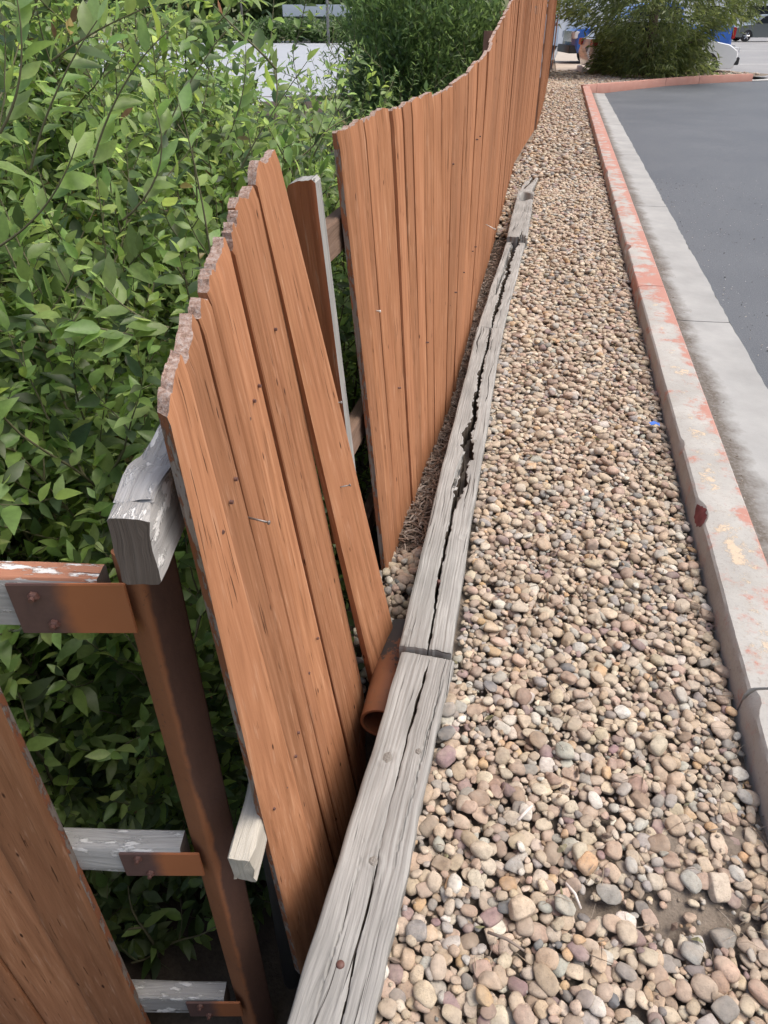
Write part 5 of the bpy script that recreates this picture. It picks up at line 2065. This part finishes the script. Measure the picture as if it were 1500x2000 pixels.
# ------------------------------------------------------------------ far buildings, poles, trees
def building(name, label, x0, x1, y0, y1, z0, z1, wallm, roofm, wins, over=0.4, roof_h=0.35):
    root = empty(name, ((x0 + x1) / 2, (y0 + y1) / 2, z0))
    b = MB()
    b.box((x0, y0, z0), (x1, y1, z1))
    b.build('wall', wallm, root)
    b = MB()
    b.box((x0 - over, y0 - over, z1 + 0.002), (x1 + over, y1 + over, z1 + roof_h))
    b.build('roof', roofm, root, bevel=0.03)
    for nm, xa, xb, za, zb, m in wins:
        b = MB()
        b.box((xa, y0 - 0.06, za), (xb, y0 - 0.005, zb))
        f = b.build(nm, m, root)
        b = MB()
        t = 0.07
        for lo, hi in (((xa - t, y0 - 0.09, za - t), (xa, y0 - 0.004, zb + t)), ((xb, y0 - 0.09, za - t), (xb + t, y0 - 0.004, zb + t)), ((xa, y0 - 0.09, zb), (xb, y0 - 0.004, zb + t))):
            b.box(lo, hi)
        b.build('frame', M['white_trim'], f)
    return tag(root, label, 'building')


M['white_trim'] = mat_plain('white_trim', (0.75, 0.75, 0.74), 0.6, var=0.05)
M['white_wall'] = mat_plain('white_siding', (0.72, 0.74, 0.76), 0.7, var=0.06, scale=2)
M['pale_blue'] = mat_plain('pale_blue_door', (0.48, 0.58, 0.68), 0.6, var=0.06)
M['grey_roof'] = mat_plain('pale_metal_roof', (0.55, 0.6, 0.66), 0.45, var=0.06)
M['dark_wall'] = mat_plain('grey_green_wall', (0.22, 0.25, 0.22), 0.8)  # plain grey green wall colour
building('garage_building', 'white building with pale blue doors past the end of the fence', 10.6, 14.6, 52, 60, -0.1, 3.0, M['white_wall'], M['grey_roof'],
         [('door', 11.2, 12.3, 0.0, 2.1, M['pale_blue']), ('window', 13.6, 15.2, 0.9, 2.1, M['glass']), ])
building('long_building', 'long white building behind the grey wagon', 28, 70, 84, 92, -0.1, 3.2, M['white_wall'], M['grey_roof'],
         [('window', 30 + 5 * k, 32.4 + 5 * k, 0.9, 2.2, M['glass']) for k in range(8)])
building('flat_roof_building', 'low building with a pale flat roof beyond the pale lot', -11.5, -5.2, 108, 116, -1.3, 1.3, M['dark_wall'], M['grey_roof'],
         [('window', -11 + 1.5 * k, -10.1 + 1.5 * k, -0.2, 0.9, M['glass']) for k in range(4)], over=1.0, roof_h=1.2)
for lab, x, y, h in (('dark slim pole standing beside the flat roof building', -6.0, 92, 9.0), ('thin grey pole far behind the flat roof building', -20.0, 122, 9.0)):
    b = MB()
    b.tube([(x, y, -1.35), (x, y, h)], [0.16, 0.11], 10)
    b.tube([(x, y, h * .93), (x + 1.1, y, h * .97)], 0.05, 8)
    tag(b.build('utility_pole', mat_plain('grey_pole', (0.2, 0.2, 0.2), 0.6), smooth=True), lab, 'pole')


def far_tree(name, label, x, y, z0, H, Rr, seed, cat='tree', n=260, cols=None, trunk=True, group=None):
    r = random.Random(seed)
    root = empty(name, (x, y, z0))
    if trunk:
        b = MB()
        b.tube([(x, y, z0 - .1), (x + 0.1, y, z0 + H * .5), (x, y, z0 + H * .85)], [Rr * .09, Rr * .06, Rr * .02], 8)
        for k in range(4):
            a = k * 1.6 + seed
            b.tube([(x, y, z0 + H * .3), (x + Rr * .5 * math.cos(a), y + Rr * .5 * math.sin(a), z0 + H * .6)], [Rr * .04, Rr * .015], 6)
        b.build('trunk', M['bark'], root, smooth=True)
    V, T, C = [], [], []
    cl = [(r.uniform(-.7, .7), r.uniform(-.7, .7), r.uniform(.25, .95), r.uniform(.3, .5)) for _ in range(14)]
    cols = cols or [(.055, .10, .03), (.075, .13, .04)]
    for k in range(n):
        c = cl[k % 14]
        v = Vector((r.gauss(0, 1), r.gauss(0, 1), r.gauss(0, 1))).normalized() * (r.random() ** .4) * c[3]
        p = Vector((x + (c[0] + v.x) * Rr, y + (c[1] + v.y) * Rr, z0 + (c[2] + v.z * .55) * H * .95))
        if p.z < z0 + 0.05: p.z = z0 + 0.05
        g = np.array(cols[k % len(cols)]) * r.uniform(.7, 1.3)
        for q in range(9):
            o = p + Vector((r.gauss(0, .13), r.gauss(0, .13), r.gauss(0, .1))) * Rr * .8
            d = Vector((r.gauss(0, 1), r.gauss(0, 1), r.gauss(0, .7))).normalized()
            s = d.orthogonal().normalized()
            L = Rr * r.uniform(.05, .12)
            i = len(V)
            V += [o, o + d * L + s * L * .5, o + d * L - s * L * .5, o + d * L * 1.8]
            T += [(i, i + 1, i + 2), (i + 1, i + 3, i + 2)]
            C += [g] * 4
    o = npmesh('crown', V, T, [M['leaf_att']], root, col=np.array(C), smooth=False)
    o['kind'] = 'stuff'
    return tag(root, label, cat, group)


ORD = ['first', 'second', 'third', 'fourth', 'fifth', 'sixth', 'seventh', 'eighth', 'ninth']
hx = [-24, -19.5, -15.5, -12.5, -9.5, -6.8, -3.6, -0.5]
for i, x in enumerate(hx):
    far_tree('hedge_bush', '%s bush from the left in the hedge row beyond the pale lot' % ORD[i], x, 104 - 0.5 * (i % 2), -1.32, 2.2 + 0.5 * math.sin(i * 2.3), 2.6, 200 + i, 'bush', 240, trunk=False, group='hedge row beyond the pale lot')
for i in range(9):
    x = -72 + i * 9.5 + 3 * math.sin(i * 5)
    far_tree('tree', '%s tree from the left in the distant row closing off the view' % ORD[i], x, 138 + 8 * math.sin(i * 3.1), -1.4, 11 + 3 * math.sin(i * 1.7), 6.5, 300 + i, 'tree', 420, cols=[(.07, .115, .045), (.09, .14, .06), (.06, .1, .04)], group='distant tree row')
for i in range(4):
    x = 30 + i * 11
    far_tree('tree', '%s tree from the left behind the long white building' % ORD[i], x, 112 + 5 * math.sin(i * 2.2), -0.2, 9 + 2 * math.sin(i), 5.0, 400 + i, 'tree', 380, group='trees behind the white building')
# wooded hill that closes the horizon
b = MB()
rows = []
for j in range(7):
    rows.append([(-420 + 21 * i, 230 + 40 * j, -1.7 + (1 - (j / 6 - 1) ** 2) * (16 + 9 * math.sin(i * .35) + 4 * math.sin(i * .9))) for i in range(41)])
b.grid(rows)
tag(b.build('hills', mat_dirt('wooded_hill', (0.06, 0.085, 0.035), (0.16, 0.16, 0.09), 0.05), smooth=True), kind='structure')
